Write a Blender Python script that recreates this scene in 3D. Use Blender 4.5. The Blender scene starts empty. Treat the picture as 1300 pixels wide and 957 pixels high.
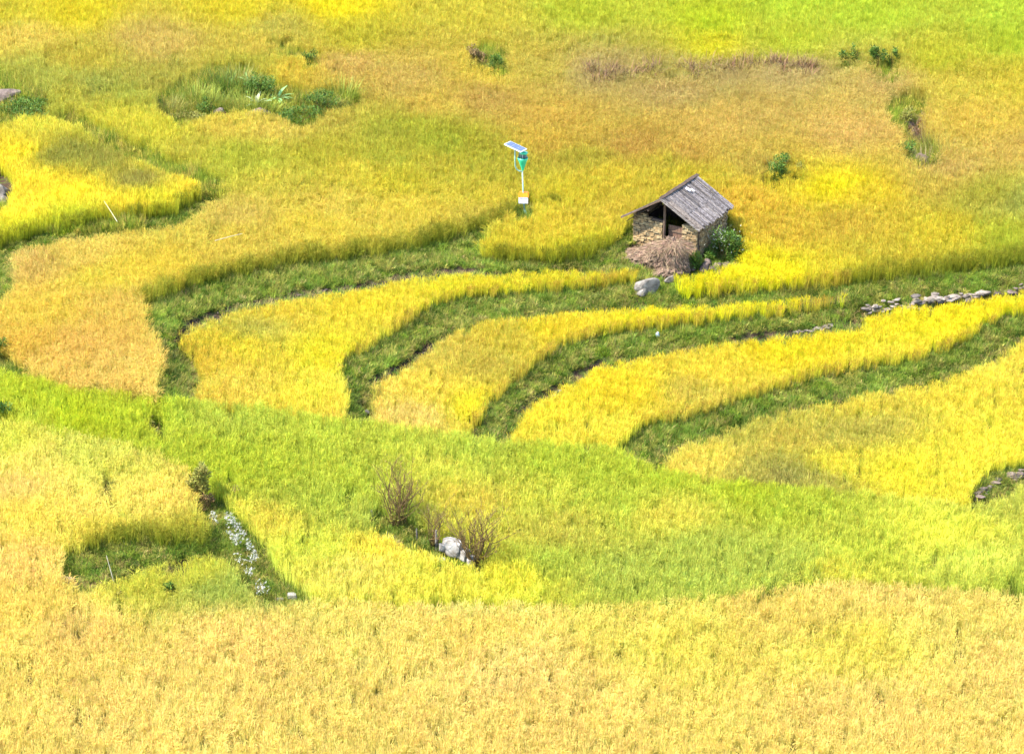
import bpy, bmesh, math, random
import numpy as np
from mathutils import Vector, Matrix, noise as mnoise
random.seed(7); rng = np.random.default_rng(11)
scene = bpy.context.scene
COL = scene.collection

# ------------------------------------------------------------------ camera geometry
CAM_H = 41.2; PITCH = math.radians(25.0); FPX = 3520.0; CX, CY = 650.0, 478.5
FW = np.array([0, math.cos(PITCH), -math.sin(PITCH)])
UP = np.array([0, math.sin(PITCH), math.cos(PITCH)])
RT = np.array([1.0, 0, 0])
def ray(px, py):
    px = np.asarray(px, float); py = np.asarray(py, float)
    a = (px-CX)/FPX; b = (CY-py)/FPX
    return FW + a[..., None]*RT + b[..., None]*UP
def hitz(px, py, z):
    d = ray(px, py); t = (CAM_H - z)/(-d[..., 2])
    p = d*t[..., None]; p[..., 2] += CAM_H
    return p
cam = bpy.data.cameras.new('camera'); co = bpy.data.objects.new('camera', cam); COL.objects.link(co)
co.location = (0, 0, CAM_H); co.rotation_euler = (math.pi/2-PITCH, 0, 0)
cam.sensor_width = 36; cam.lens = FPX/1300*36; cam.clip_end = 3000; cam.clip_start = 1
scene.camera = co

# ------------------------------------------------------------------ numpy helpers
def inpoly(x, y, poly):
    ins = np.zeros(x.shape, bool); n = len(poly); j = n-1
    for i in range(n):
        xi, yi = poly[i]; xj, yj = poly[j]
        if yi != yj:
            c = ((yi > y) != (yj > y)) & (x < (xj-xi)*(y-yi)/(yj-yi)+xi)
            ins ^= c
        j = i
    return ins
def hash2(i, j, s):
    h = (i*374761393 + j*668265263 + s*974634777) & 0xffffffff
    h = ((h ^ (h >> 13))*1274126177) & 0xffffffff
    return ((h ^ (h >> 16)) & 0xffff)/65535.0
def vnoise(x, y, s=0):
    xi = np.floor(x).astype(np.int64); yi = np.floor(y).astype(np.int64)
    fx = x-xi; fy = y-yi; fx = fx*fx*(3-2*fx); fy = fy*fy*(3-2*fy)
    a = hash2(xi, yi, s); b = hash2(xi+1, yi, s); c = hash2(xi, yi+1, s); d = hash2(xi+1, yi+1, s)
    return (a*(1-fx)+b*fx)*(1-fy)+(c*(1-fx)+d*fx)*fy
def fbm(x, y, s=0, o=3):
    v = 0; a = 1; t = 0
    for k in range(o):
        v = v+a*vnoise(x*2**k, y*2**k, s+k*17); t += a; a *= .5
    return v/t*2-1
def resample(pl, n):
    pl = np.array(pl, float); d = np.r_[0, np.cumsum(np.hypot(*np.diff(pl, axis=0).T))]
    t = np.linspace(0, d[-1], n)
    return np.c_[np.interp(t, d, pl[:, 0]), np.interp(t, d, pl[:, 1])]
def lin(c):
    c = np.array(c, float)/255.0
    return np.where(c <= .04045, c/12.92, ((c+.055)/1.055)**2.4)

# ------------------------------------------------------------------ terrace banks (picture outlines laid on the ground)
BANKS = [
 # top, bottom, drop at start, drop at end
 ([(655,272),(640,290),(579,307),(528,321),(430,336),(372,341),(305,356),(237,371),(190,395),(206,432),(217,459),(203,490),(200,512)],
  [(700,345),(640,352),(592,354),(515,364),(464,377),(372,390),(305,404),(250,424),(225,440),(228,450),(255,470),(257,490),(250,512)], .35, .75, 1.0),
 ([(613,336),(700,340),(790,322)], [(613,354),(700,356),(800,356)], .35, .35, .35),
 ([(900,385),(806,363),(735,373),(667,378),(592,382),(555,392),(525,409),(511,422),(464,453),(437,464),(433,480),(440,500),(437,532)],
  [(900,400),(800,402),(768,407),(687,414),(620,419),(590,430),(560,450),(530,470),(490,492),(478,500),(478,505),(478,515),(476,540)], .4, .7, .8),
 ([(1800,320),(1300,341),(1232,351),(1151,361),(1077,370),(1056,378)], [(1800,362),(1300,385),(1232,395),(1165,402),(1100,412),(1060,412)], .9, .6, .9),
 ([(1077,368),(962,378),(894,381),(850,378)], [(1070,388),(962,398),(894,402),(850,400)], .35, .3, .35),
 ([(1060,392),(995,405),(894,415),(836,422),(768,429),(707,446),(680,470),(647,497),(620,520),(599,547)],
  [(1060,432),(1000,442),(928,453),(860,463),(775,480),(730,502),(690,524),(665,545),(650,560),(643,570)], .6, .5, .75),
 ([(1800,355),(1300,405),(1259,415),(1219,442),(1165,464),(1097,473),(1029,486),(962,510),(894,530),(819,547),(775,563)],
  [(1800,395),(1300,447),(1265,475),(1199,501),(1131,513),(1046,531),(962,551),(911,569),(870,586),(835,600),(800,602)], .7, .5, .7),
 ([(1800,560),(1300,598),(1262,609),(1233,632)], [(1800,600),(1300,622),(1268,640),(1240,652)], .6, .35, .55),
 ([(78,705),(101,705),(145,695),(189,688),(203,697),(264,692)], [(81,742),(108,758),(152,752),(210,738),(260,724),(275,715)], .45, .45, .65),
 ([(291,240),(262,260),(222,282),(130,291),(44,307),(0,321),(-500,340)], [(293,255),(268,276),(226,300),(134,309),(48,325),(0,345),(-500,365)], .2, .25, .25),
 ([(200,120),(270,108),(345,122),(455,122)], [(212,170),(290,158),(400,172),(480,142)], .35, .35, .45),
 ([(-500,80),(0,105),(70,125)], [(-500,150),(0,160),(70,150)], .5, .3, .5),
 ([(430,60),(600,66),(850,72),(1060,78),(1180,96),(1800,112)], [(430,76),(600,82),(850,90),(1060,98),(1180,112),(1800,130)], .15, .2, .3),
]
GS = 8; gx = np.arange(-560, 1868, GS); gy = np.arange(-440, 1400, GS)
GX, GY = np.meshgrid(gx, gy)
g0 = -0.0058*GS
tgx = np.zeros(GX.shape); tgy = np.full(GX.shape, g0); wt = np.ones(GX.shape)
for top, bot, d0, d1, dm in BANKS:
    N = 60; A = resample(top, N); B = resample(bot, N)
    for i in range(N-1):
        q = [tuple(A[i]), tuple(A[i+1]), tuple(B[i+1]), tuple(B[i])]
        xs = [p[0] for p in q]; ys = [p[1] for p in q]
        s = (GX > min(xs)-GS) & (GX < max(xs)+GS) & (GY > min(ys)-GS) & (GY < max(ys)+GS)
        m = s & inpoly(GX, GY, q)
        if not m.any(): continue
        u = i/(N-1); dr = (1-u)*d0+u*d1; dr = dr+(dm-max(d0, d1))*math.sin(math.pi*u)
        v = (B[i]+B[i+1]-A[i]-A[i+1])/2; L = np.hypot(*v)
        tgx[m] = -dr*v[0]/L**2*GS; tgy[m] = -dr*v[1]/L**2*GS+g0*.3; wt[m] = 5
wx = (wt[:, 1:]+wt[:, :-1])/2; wy = (wt[1:]+wt[:-1])/2
bx_ = (tgx[:, 1:]+tgx[:, :-1])/2; by_ = (tgy[1:]+tgy[:-1])/2
def DT(ax, ay):
    r = np.zeros(GX.shape); r[:, 1:] += ax; r[:, :-1] -= ax; r[1:] += ay; r[:-1] -= ay; return r
def Aop(z): return DT(wx*(z[:, 1:]-z[:, :-1]), wy*(z[1:]-z[:-1])) + 1e-6*z
Z = -0.0058*(GY-308.0); rhs = DT(wx*bx_, wy*by_)
r = rhs-Aop(Z); p = r.copy(); rs = (r*r).sum()
for it in range(1200):
    Ap = Aop(p); al = rs/(p*Ap).sum(); Z += al*p; r -= al*Ap; rn = (r*r).sum()
    if rn < 1e-9: break
    p = r+rn/rs*p; rs = rn
def bil(F, px, py):
    u = np.clip((np.asarray(px, float)-gx[0])/GS, 0, len(gx)-1.001); v = np.clip((np.asarray(py, float)-gy[0])/GS, 0, len(gy)-1.001)
    i = u.astype(int); j = v.astype(int); fu = u-i; fv = v-j
    return (F[j, i]*(1-fu)+F[j, i+1]*fu)*(1-fv)+(F[j+1, i]*(1-fu)+F[j+1, i+1]*fu)*fv
Z -= bil(Z, 860, 308)
# gully on the right and small hollows
for (cx, cy, sx, sy, d) in [(1160,168,14,26,.45),(1170,200,16,16,.3),(200,552,10,16,.3),(138,625,8,14,.25)]:
    Z -= d*np.exp(-((GX-cx)/sx)**2-((GY-cy)/sy)**2)
BM = np.clip((wt-1)/4, 0, 1)
def height(px, py):
    z = bil(Z, px, py); P = hitz(px, py, z)
    n = fbm(P[..., 0]*1.6, P[..., 1]*1.6, 3)*.07*bil(BM, px, py)+fbm(P[..., 0]*.15, P[..., 1]*.15, 9)*.08
    return z+n
def surf(px, py):
    z = height(px, py); return hitz(px, py, z)
def at(px, py, dz=0.0):
    q = surf(np.array([float(px)]), np.array([float(py)]))[0]
    return Vector((q[0], q[1], q[2]+dz))
PXM = lambda loc: FPX/math.sqrt(loc[0]**2*0+loc[1]**2+(CAM_H-loc[2])**2)     # pixels of the photo per metre there

# ------------------------------------------------------------------ materials
def newmat(name):
    m = bpy.data.materials.new(name); m.use_nodes = True
    nt = m.node_tree; nt.nodes.clear(); out = nt.nodes.new('ShaderNodeOutputMaterial')
    return m, nt, out
def N(nt, t, **k):
    n = nt.nodes.new(t)
    for a, b in k.items(): setattr(n, a, b)
    return n
def blade_mat(name, low, k_low=.55, trans=.35, fixed=None, vary=.5):
    """plant blades: lower part green, upper part the ripeness tint carried by each plant"""
    m, nt, out = newmat(name); L = nt.links.new
    if fixed is None:
        t = N(nt, 'ShaderNodeAttribute', attribute_name='tint', attribute_type='INSTANCER'); tc = t.outputs['Color']
    else:
        t = N(nt, 'ShaderNodeRGB'); t.outputs[0].default_value = (*fixed, 1); tc = t.outputs[0]
    a = N(nt, 'ShaderNodeAttribute', attribute_name='bv')
    sep = N(nt, 'ShaderNodeSeparateColor'); L(a.outputs['Color'], sep.inputs[0])
    lw = N(nt, 'ShaderNodeMix', data_type='RGBA', blend_type='MULTIPLY'); lw.inputs[0].default_value = 1
    lw.inputs[7].default_value = (*low, 1)
    L(tc, lw.inputs[6])
    mr = N(nt, 'ShaderNodeMapRange'); mr.inputs[1].default_value = .05; mr.inputs[2].default_value = k_low
    L(sep.outputs[0], mr.inputs[0])
    mx = N(nt, 'ShaderNodeMix', data_type='RGBA'); L(mr.outputs[0], mx.inputs[0]); L(lw.outputs[2], mx.inputs[6]); L(tc, mx.inputs[7])
    br = N(nt, 'ShaderNodeMath', operation='MULTIPLY_ADD'); br.inputs[1].default_value = vary; br.inputs[2].default_value = 1-vary/2
    L(sep.outputs[1], br.inputs[0])
    hs = N(nt, 'ShaderNodeHueSaturation'); L(mx.outputs[2], hs.inputs['Color']); L(br.outputs[0], hs.inputs['Value'])
    hu = N(nt, 'ShaderNodeMath', operation='MULTIPLY_ADD'); hu.inputs[1].default_value = .06; hu.inputs[2].default_value = .475
    L(sep.outputs[2], hu.inputs[0]); L(hu.outputs[0], hs.inputs['Hue'])
    d = N(nt, 'ShaderNodeBsdfPrincipled'); d.inputs['Roughness'].default_value = .55; d.inputs['Specular IOR Level'].default_value = .12
    L(hs.outputs[0], d.inputs['Base Color'])
    tr = N(nt, 'ShaderNodeBsdfTranslucent'); L(hs.outputs[0], tr.inputs[0])
    ms = N(nt, 'ShaderNodeMixShader'); ms.inputs[0].default_value = trans
    L(d.outputs[0], ms.inputs[1]); L(tr.outputs[0], ms.inputs[2]); L(ms.outputs[0], out.inputs[0])
    return m
def vmat(name, c1, c2, scale=8, rough=.85, bump=.4, spec=.2, c3=None, stretch=(1,1,1), metal=0):
    """mottled surface between two colours, brightness varied per piece by the vertex attribute cv"""
    c1, c2 = [tuple(x*KA for x in c) for c in (c1, c2)]; c3 = tuple(x*KA for x in c3) if c3 else None
    m, nt, out = newmat(name); L = nt.links.new
    tc = N(nt, 'ShaderNodeTexCoord'); mp = N(nt, 'ShaderNodeMapping'); mp.inputs['Scale'].default_value = stretch
    L(tc.outputs['Object'], mp.inputs[0])
    n = N(nt, 'ShaderNodeTexNoise'); n.inputs['Scale'].default_value = scale; n.inputs['Detail'].default_value = 6; n.inputs['Roughness'].default_value = .65
    L(mp.outputs[0], n.inputs[0])
    r = N(nt, 'ShaderNodeValToRGB'); r.color_ramp.elements[0].position = .35; r.color_ramp.elements[1].position = .65
    r.color_ramp.elements[0].color = (*c1, 1); r.color_ramp.elements[1].color = (*c2, 1)
    if c3:
        e = r.color_ramp.elements.new(.78); e.color = (*c3, 1)
    L(n.outputs[0], r.inputs[0])
    a = N(nt, 'ShaderNodeAttribute', attribute_name='cv')
    mu = N(nt, 'ShaderNodeMix', data_type='RGBA', blend_type='MULTIPLY'); mu.inputs[0].default_value = 1
    L(r.outputs[0], mu.inputs[6]); L(a.outputs['Color'], mu.inputs[7])
    b = N(nt, 'ShaderNodeBsdfPrincipled'); b.inputs['Roughness'].default_value = rough; b.inputs['Specular IOR Level'].default_value = spec; b.inputs['Metallic'].default_value = metal
    L(mu.outputs[2], b.inputs['Base Color'])
    bp = N(nt, 'ShaderNodeBump'); bp.inputs['Strength'].default_value = bump; bp.inputs['Distance'].default_value = .03
    L(n.outputs[0], bp.inputs['Height']); L(bp.outputs[0], b.inputs['Normal']); L(b.outputs[0], out.inputs[0])
    return m
M = {}; KA = .5
M['rice'] = blade_mat('ripe_rice', (.62,.76,.65), .5, .62, vary=.45)
M['grass'] = blade_mat('bank_grass', (.65,.7,.7), .4, .45, vary=.7)
M['leaf'] = blade_mat('leaf_dark', (1,1,1), .5, .25, fixed=(.06,.10,.012), vary=.9)
M['leaf_light'] = blade_mat('leaf_light', (.7,.7,.7), .5, .3, fixed=(.19,.21,.028), vary=.9)
M['leaf_olive'] = blade_mat('leaf_olive', (.7,.7,.7), .5, .3, fixed=(.17,.155,.03), vary=.9)
M['leaf_brown'] = blade_mat('leaf_brown', (.7,.7,.7), .5, .2, fixed=(.16,.10,.04), vary=.9)
M['withered'] = blade_mat('withered', (.6,.6,.6), .5, .2, fixed=(.135,.075,.035), vary=1.0)
M['leaf_broad'] = blade_mat('leaf_broad', (.8,.9,.7), .5, .3, fixed=(.18,.30,.10), vary=.5)
M['leaf_pale'] = blade_mat('leaf_pale', (.8,.9,.7), .5, .3, fixed=(.36,.38,.22), vary=.3)
M['petal'] = blade_mat('petal_white', (.8,.9,.7), .2, .2, fixed=(.25,.24,.20), vary=.3)
M['straw'] = blade_mat('straw', (.8,.8,.8), .5, .2, fixed=(.21,.135,.085), vary=.9)
M['bark'] = vmat('bark', (.10,.06,.015), (.25,.155,.05), 20)
M['stone_wall'] = vmat('stone_wall', (.30,.19,.085), (.52,.37,.18), 9, c3=(.24,.16,.10), bump=.8)
M['mud'] = vmat('mud', (.10,.06,.035), (.30,.20,.13), 9, bump=1.0)
M['mortar'] = vmat('mortar', (.09,.06,.04), (.15,.10,.07), 10)
M['plank'] = vmat('weathered_plank', (.075,.055,.045), (.37,.32,.28), 22, c3=(.56,.50,.44), stretch=(1,.10,1), bump=.5)
M['wood'] = vmat('old_wood', (.10,.06,.04), (.20,.13,.08), 12, stretch=(1,1,.15))
M['door'] = vmat('brown_door', (.17,.09,.055), (.26,.15,.09), 10, stretch=(1,1,.15))
M['rock'] = vmat('grey_rock', (.10,.08,.06), (.31,.27,.22), 5, c3=(.45,.40,.34), bump=1.0)
M['rock_wall'] = vmat('wall_rock', (.16,.12,.09), (.38,.31,.24), 7, c3=(.48,.42,.36))
M['clod'] = vmat('soil_clod', (.05,.033,.022), (.17,.12,.085), 9)
M['rock_pale'] = vmat('pale_rock', (.20,.17,.13), (.50,.47,.42), 4, c3=(.62,.59,.54))
M['rock_brown'] = vmat('brown_rock', (.09,.06,.045), (.26,.19,.15), 5)
M['cane'] = vmat('bamboo_cane', (.50,.42,.26), (.66,.58,.40), 8, bump=.1)
M['tube'] = vmat('pale_green_paint', (.24,.44,.32), (.30,.50,.38), 5, rough=.4, bump=.03, spec=.5)
M['funnel'] = vmat('green_plastic', (.02,.52,.24), (.05,.66,.32), 5, rough=.35, bump=.03, spec=.5)
M['glass'] = vmat('lamp_baffle', (.12,.18,.16), (.40,.52,.48), 8, rough=.2, bump=.05, spec=.6)
M['white'] = vmat('white_board', (1.2,1.12,1.1), (1.4,1.3,1.3), 12, rough=.5, bump=.03)
M['orange'] = vmat('orange_cap', (1.1,.20,.0), (1.2,.25,.0), 5, rough=.45, bump=.03)
M['cells'] = vmat('solar_cells', (.07,.09,.18), (.12,.14,.24), 3, rough=.18, bump=0, spec=.7)
M['alu'] = vmat('pale_frame', (.66,.70,.74), (.74,.78,.82), 5, rough=.35, bump=.02)
M['plastic'] = vmat('plastic_scrap', (.62,.72,.80), (.80,.86,.90), 9, rough=.4, bump=.4)

# ------------------------------------------------------------------ object helpers
def tag(o, label=None, cat=None, group=None, kind=None):
    if label: o['label'] = label
    if cat: o['category'] = cat
    if group: o['group'] = group
    if kind: o['kind'] = kind
    return o
def link(o, parent=None):
    COL.objects.link(o)
    if parent is not None: o.parent = parent
    return o
def empty(name, loc, rz=0):
    o = bpy.data.objects.new(name, None); o.empty_display_size = .2; link(o); o.location = loc; o.rotation_euler = (0, 0, rz); return o
class MB:
    """collects shapes into one mesh"""
    def __init__(s): s.v = []; s.f = []; s.c = []
    def add(s, verts, faces, col=(1,1,1)):
        b = len(s.v); s.v += [tuple(q) for q in verts]; s.f += [tuple(i+b for i in f) for f in faces]; s.c += [col]*len(verts)
    def addc(s, verts, faces, cols):
        b = len(s.v); s.v += [tuple(q) for q in verts]; s.f += [tuple(i+b for i in f) for f in faces]; s.c += cols
    def box(s, c, size, mat=None, jit=0, col=(1,1,1)):
        vs = []
        for x in (-.5,.5):
            for y in (-.5,.5):
                for z in (-.5,.5):
                    q = Vector((x*size[0]+random.uniform(-jit,jit), y*size[1]+random.uniform(-jit,jit), z*size[2]+random.uniform(-jit,jit)))
                    if mat is not None: q = mat @ q
                    vs.append(q+Vector(c))
        s.add(vs, [(0,1,3,2),(4,6,7,5),(0,4,5,1),(2,3,7,6),(0,2,6,4),(1,5,7,3)], col)
    def tube(s, pts, rad, n=6, col=(1,1,1)):
        pts = [Vector(q) for q in pts]; 
        if not isinstance(rad, (list, tuple)): rad = [rad]*len(pts)
        vs = []
        for i, q in enumerate(pts):
            d = (pts[min(i+1, len(pts)-1)]-pts[max(i-1, 0)]).normalized()
            a = d.orthogonal().normalized() if i == 0 else (a-d*a.dot(d)).normalized()
            b = d.cross(a)
            for k in range(n):
                t = 2*math.pi*k/n; vs.append(q+(a*math.cos(t)+b*math.sin(t))*rad[i])
        fs = [(i*n+k, i*n+(k+1)%n, (i+1)*n+(k+1)%n, (i+1)*n+k) for i in range(len(pts)-1) for k in range(n)]
        fs += [tuple(range(n-1, -1, -1)), tuple((len(pts)-1)*n+k for k in range(n))]
        s.add(vs, fs, col)
    def blade(s, base, d, length, w, droop, seg=3, tipw=.15, side=None, h0=0., h1=1., b=None, hue=None):
        """curved leaf blade"""
        d = Vector(d).normalized(); base = Vector(base)
        sd = side or Vector((-d.y, d.x, 0))
        if sd.length < 1e-3: sd = Vector((1,0,0))
        sd = sd.normalized(); b = random.random() if b is None else b; hue = random.random() if hue is None else hue
        vs = []; cs = []; p_ = base.copy(); dd = d.copy()
        for i in range(seg+1):
            t = i/seg; ww = w*(1-(1-tipw)*t**1.5)*(.6+.4*min(1, t*3))
            vs += [p_-sd*ww/2, p_+sd*ww/2]; cs += [(h0+(h1-h0)*t, b, hue)]*2
            p_ = p_+dd*length/seg; dd = (dd+Vector((d.x*.4, d.y*.4, -1))*droop/seg).normalized()
        s.addc(vs, [(2*i, 2*i+1, 2*i+3, 2*i+2) for i in range(seg)], cs)
    def build(s, name, mat, parent=None, attr='cv', smooth=False, dolink=True):
        me = bpy.data.meshes.new(name); me.from_pydata(s.v, [], s.f); me.update()
        at_ = me.attributes.new(attr, 'FLOAT_COLOR', 'POINT')
        at_.data.foreach_set('color', np.c_[np.array(s.c, float), np.ones(len(s.c))].ravel())
        if smooth: me.polygons.foreach_set('use_smooth', [True]*len(me.polygons))
        me.materials.append(mat); o = bpy.data.objects.new(name, me)
        if dolink: link(o, parent)
        return o
def blob(mb, c, r, seed, amp=.25, sub=3, squash=None, freq=1.2, col=(1,1,1), flat=None, rot=0):
    bm = bmesh.new(); bmesh.ops.create_icosphere(bm, subdivisions=sub, radius=1)
    R = Matrix.Rotation(rot, 3, 'Z')
    for v in bm.verts:
        q = v.co.copy(); k = 1+amp*mnoise.noise(q*freq+Vector((seed*3.1, seed, 0)))*2+amp*.5*mnoise.noise(q*freq*2.7+Vector((seed,0,7)))
        # chip flat facets
        q = q*k
        for fn in flat or []:
            dd = q.dot(fn[0]); 
            if dd > fn[1]: q -= fn[0]*(dd-fn[1])*.85
        v.co = q
    bm.verts.ensure_lookup_table()
    vs = [R @ Vector((v.co.x*r[0], v.co.y*r[1], v.co.z*r[2]))+Vector(c) for v in bm.verts]
    mb.add(vs, [tuple(l.index for l in f.verts) for f in bm.faces], col); bm.free()
def facets(seed, n=11):
    rr = random.Random(seed); out = []
    for _ in range(n):
        v = Vector((rr.gauss(0,1), rr.gauss(0,1), rr.gauss(0,.8))).normalized(); out.append((v, rr.uniform(.42,.8)))
    return out

# ------------------------------------------------------------------ the ground
ST = 5; mx_ = np.arange(-550, 1856, ST); my_ = np.arange(-430, 1386, ST)
MX, MY = np.meshgrid(mx_, my_); P = surf(MX, MY)
me = bpy.data.meshes.new('ground'); h, w = MX.shape
idx = np.arange(h*w).reshape(h, w)
faces = np.stack([idx[1:, :-1], idx[1:, 1:], idx[:-1, 1:], idx[:-1, :-1]], -1).reshape(-1, 4)
me.from_pydata(P.reshape(-1, 3).tolist(), [], faces.tolist()); me.update()
me.polygons.foreach_set('use_smooth', [True]*len(me.polygons))
ground = bpy.data.objects.new('ground', me); link(ground); tag(ground, kind='structure')
m, nt, out = newmat('terrace_soil'); L = nt.links.new
tc = N(nt, 'ShaderNodeTexCoord'); n1 = N(nt, 'ShaderNodeTexNoise'); n1.inputs['Scale'].default_value = 1.7; n1.inputs['Detail'].default_value = 8; n1.inputs['Roughness'].default_value = .7
L(tc.outputs['Object'], n1.inputs[0])
r = N(nt, 'ShaderNodeValToRGB'); e = r.color_ramp.elements
e[0].position = .36; e[0].color = (.03,.02,.014,1); e[1].position = .5; e[1].color = (.045,.03,.02,1)
k = e.new(.6); k.color = (.05,.065,.015,1); k = e.new(.72); k.color = (.065,.045,.03,1)
L(n1.outputs[0], r.inputs[0]); b = N(nt, 'ShaderNodeBsdfPrincipled'); b.inputs['Roughness'].default_value = 1; b.inputs['Specular IOR Level'].default_value = 0
n2 = N(nt, 'ShaderNodeTexNoise'); n2.inputs['Scale'].default_value = 9; n2.inputs['Detail'].default_value = 8; L(tc.outputs['Object'], n2.inputs[0])
bp = N(nt, 'ShaderNodeBump'); bp.inputs['Strength'].default_value = .8; bp.inputs['Distance'].default_value = .1; L(n2.outputs[0], bp.inputs['Height'])
L(bp.outputs[0], b.inputs['Normal']); L(r.outputs[0], b.inputs['Base Color']); L(b.outputs[0], out.inputs[0])
me.materials.append(m)

# ------------------------------------------------------------------ rice fields: outlines and ripeness
YARD = [(742,338),(770,322),(790,300),(800,285),(880,250),(930,285),(946,318),(940,334),(905,346),(860,352),(850,362),(838,368),(816,354),(806,340)]
HOLES = [YARD,
 [(-500,60),(0,100),(30,112),(68,128),(60,143),(30,150),(0,155),(-500,160)],
 [(195,133),(228,116),(268,96),(312,96),(345,112),(400,128),(452,120),(462,130),(420,142),(402,150),(404,162),(372,158),(345,144),(300,141),(255,152),(228,166),(212,150)],
 [(1122,136),(1150,128),(1176,140),(1168,162),(1164,172),(1150,172),(1130,156)],
 [(1146,186),(1160,180),(1180,184),(1198,204),(1162,214),(1142,196)],
 [(598,68),(625,64),(648,78),(642,92),(615,84)],
 [(-500,210),(0,222),(20,240),(16,262),(0,267),(-500,270)],
 [(-500,325),(0,325),(10,345),(22,358),(10,374),(0,386),(-500,385)],
 [(190,538),(205,545),(212,560),(206,566),(194,552)],
 [(128,608),(136,612),(148,636),(142,640),(130,625)],
 [(468,656),(500,664),(560,690),(612,706),(612,722),(560,712),(500,690),(470,672)],
 [(242,612),(262,628),(276,652),(262,656),(246,636)],
]
SPOTS = [[(655,262),(676,262),(682,280),(655,282)]]+[[(x-w,y-3),(x,y-6),(x+w,y-3),(x+w*.8,y+1),(x-w*.8,y+1)] for x,y,w in [(984,230,22),(1012,230,12),(394,86,13),(608,84,16),(630,96,16),(362,72,26),(1085,86,8),(1114,90,13),(1133,88,8),(1070,88,8),(1128,104,20),(217,764,6),(440,640,14),(975,758,16),(1022,746,26),(1292,760,30),(270,306,9),(90,140,9),(135,118,28),(285,120,30),(222,88,10),(151,768,5)]]
REG = [ # name, colour group, label, visible outline
 ('FG','L','pale orange ripe rice filling the foreground', [(-500,700),(0,705),(78,712),(80,730),(100,748),(110,765),(300,768),(400,764),(560,766),(760,768),(860,764),(960,750),(1050,737),(1180,744),(1300,754),(1800,767),(1800,1380),(-500,1380)]),
 ('G','G','lime green rice sweeping across the slope below the terraces', [(-500,462),(0,468),(60,482),(100,492),(200,503),(340,516),(437,531),(520,542),(600,552),(700,562),(775,568),(830,590),(900,607),(1100,625),(1230,642),(1260,638),(1300,612),(1800,590),(1800,785),(1300,772),(1180,762),(1050,755),(960,768),(860,782),(760,786),(560,784),(400,782),(385,755),(355,742),(338,705),(318,680),(290,652),(262,632),(235,612),(200,592),(120,572),(0,548),(-500,545)]),
 ('F1','F','golden rice tongue between the two grass banks left of the hut', [(222,435),(244,415),(305,395),(372,381),(464,368),(515,356),(592,348),(633,349),(701,344),(800,344),(828,352),(824,363),(806,363),(735,372),(667,378),(592,382),(555,392),(525,409),(511,422),(464,453),(437,464),(433,480),(440,500),(437,548),(340,534),(255,524),(250,500),(255,480),(240,460),(227,449)]),
 ('F2','F','golden rice strip below the hut, running from the boulder down to a rounded orange end', [(474,490),(508,473),(542,449),(575,422),(620,407),(687,402),(768,395),(870,390),(962,385),(1066,374),(1078,382),(1072,391),(995,405),(894,415),(836,421),(768,429),(707,446),(680,470),(647,497),(620,520),(599,568),(520,560),(474,552)]),
 ('F3','F','bright yellow rice strip below the stone retaining wall', [(643,569),(667,520),(718,490),(768,463),(860,446),(928,436),(1029,425),(1093,415),(1097,398),(1165,390),(1232,383),(1300,370),(1800,345),(1800,370),(1300,404),(1259,415),(1219,442),(1165,464),(1097,473),(1029,486),(962,510),(894,530),(819,547),(775,581),(700,580)]),
 ('F4','F','yellow rice field at the right with olive patches, above the bare stone edge', [(830,608),(860,572),(911,551),(962,532),(1046,513),(1131,495),(1199,483),(1259,459),(1300,429),(1800,380),(1800,560),(1300,594),(1262,604),(1235,626),(1228,658),(1100,643),(1000,632),(900,625)]),
 ('LL','L','pale yellow rice on the lower left above the short grassy bank', [(-500,545),(0,548),(120,572),(200,592),(235,612),(262,650),(268,690),(240,698),(203,697),(189,690),(145,695),(101,707),(78,712),(0,705),(-500,700)]),
 ('LM','L','small lime yellow rice patch below the grassy bank at lower left', [(108,750),(152,733),(210,720),(260,705),(285,712),(310,742),(330,778),(105,784)]),
 ('FL','FL','lime yellow rice with a dark olive patch at the left edge', [(-500,150),(0,157),(60,148),(100,160),(145,192),(195,213),(240,229),(270,243),(255,258),(220,281),(130,287),(44,305),(0,320),(-500,330)]),
 ('UO','U','orange ripe rice in the big left terrace ending at the curved grass bank', [(-500,385),(0,386),(12,372),(26,357),(8,335),(10,324),(44,314),(130,297),(226,290),(265,262),(295,243),(400,250),(600,258),(650,262),(655,276),(640,290),(579,307),(528,321),(430,336),(372,341),(305,356),(237,371),(184,392),(184,405),(200,432),(212,459),(198,490),(203,519),(100,508),(60,498),(30,480),(8,458),(0,450),(-500,450)]),
 ('T','U','green and yellow rice across the top of the hillside', [(-500,-330),(1800,-330),(1800,112),(1180,97),(1100,84),(1060,77),(950,64),(850,70),(700,72),(600,64),(430,57),(200,45),(-500,40)]),
 ('BR','U','brownish ripe rice field behind the hut and the solar lamp', [(430,57),(600,65),(700,72),(850,70),(950,64),(1060,78),(1120,95),(1150,124),(1124,136),(1128,160),(1150,175),(1138,194),(1162,216),(1060,225),(1000,215),(940,215),(850,200),(750,210),(640,185),(540,160),(460,130),(440,100)]),
 ('RR','U','orange rice right of the gully near the right edge', [(1120,90),(1800,112),(1800,245),(1250,240),(1162,216),(1204,210),(1198,192),(1166,160),(1186,138),(1150,124)]),
 ('UM','U','yellow green rice around the hut and the solar lamp', [(-500,40),(1800,40),(1800,320),(1300,339),(1232,349),(1151,358),(1077,367),(962,377),(894,381),(835,380),(845,366),(860,352),(905,346),(940,334),(800,300),(775,316),(745,333),(700,339),(613,334),(613,308),(640,290),(668,278),(655,262),(600,258),(400,250),(295,243),(240,222),(150,186),(100,158),(-500,150)]),
]
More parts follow.
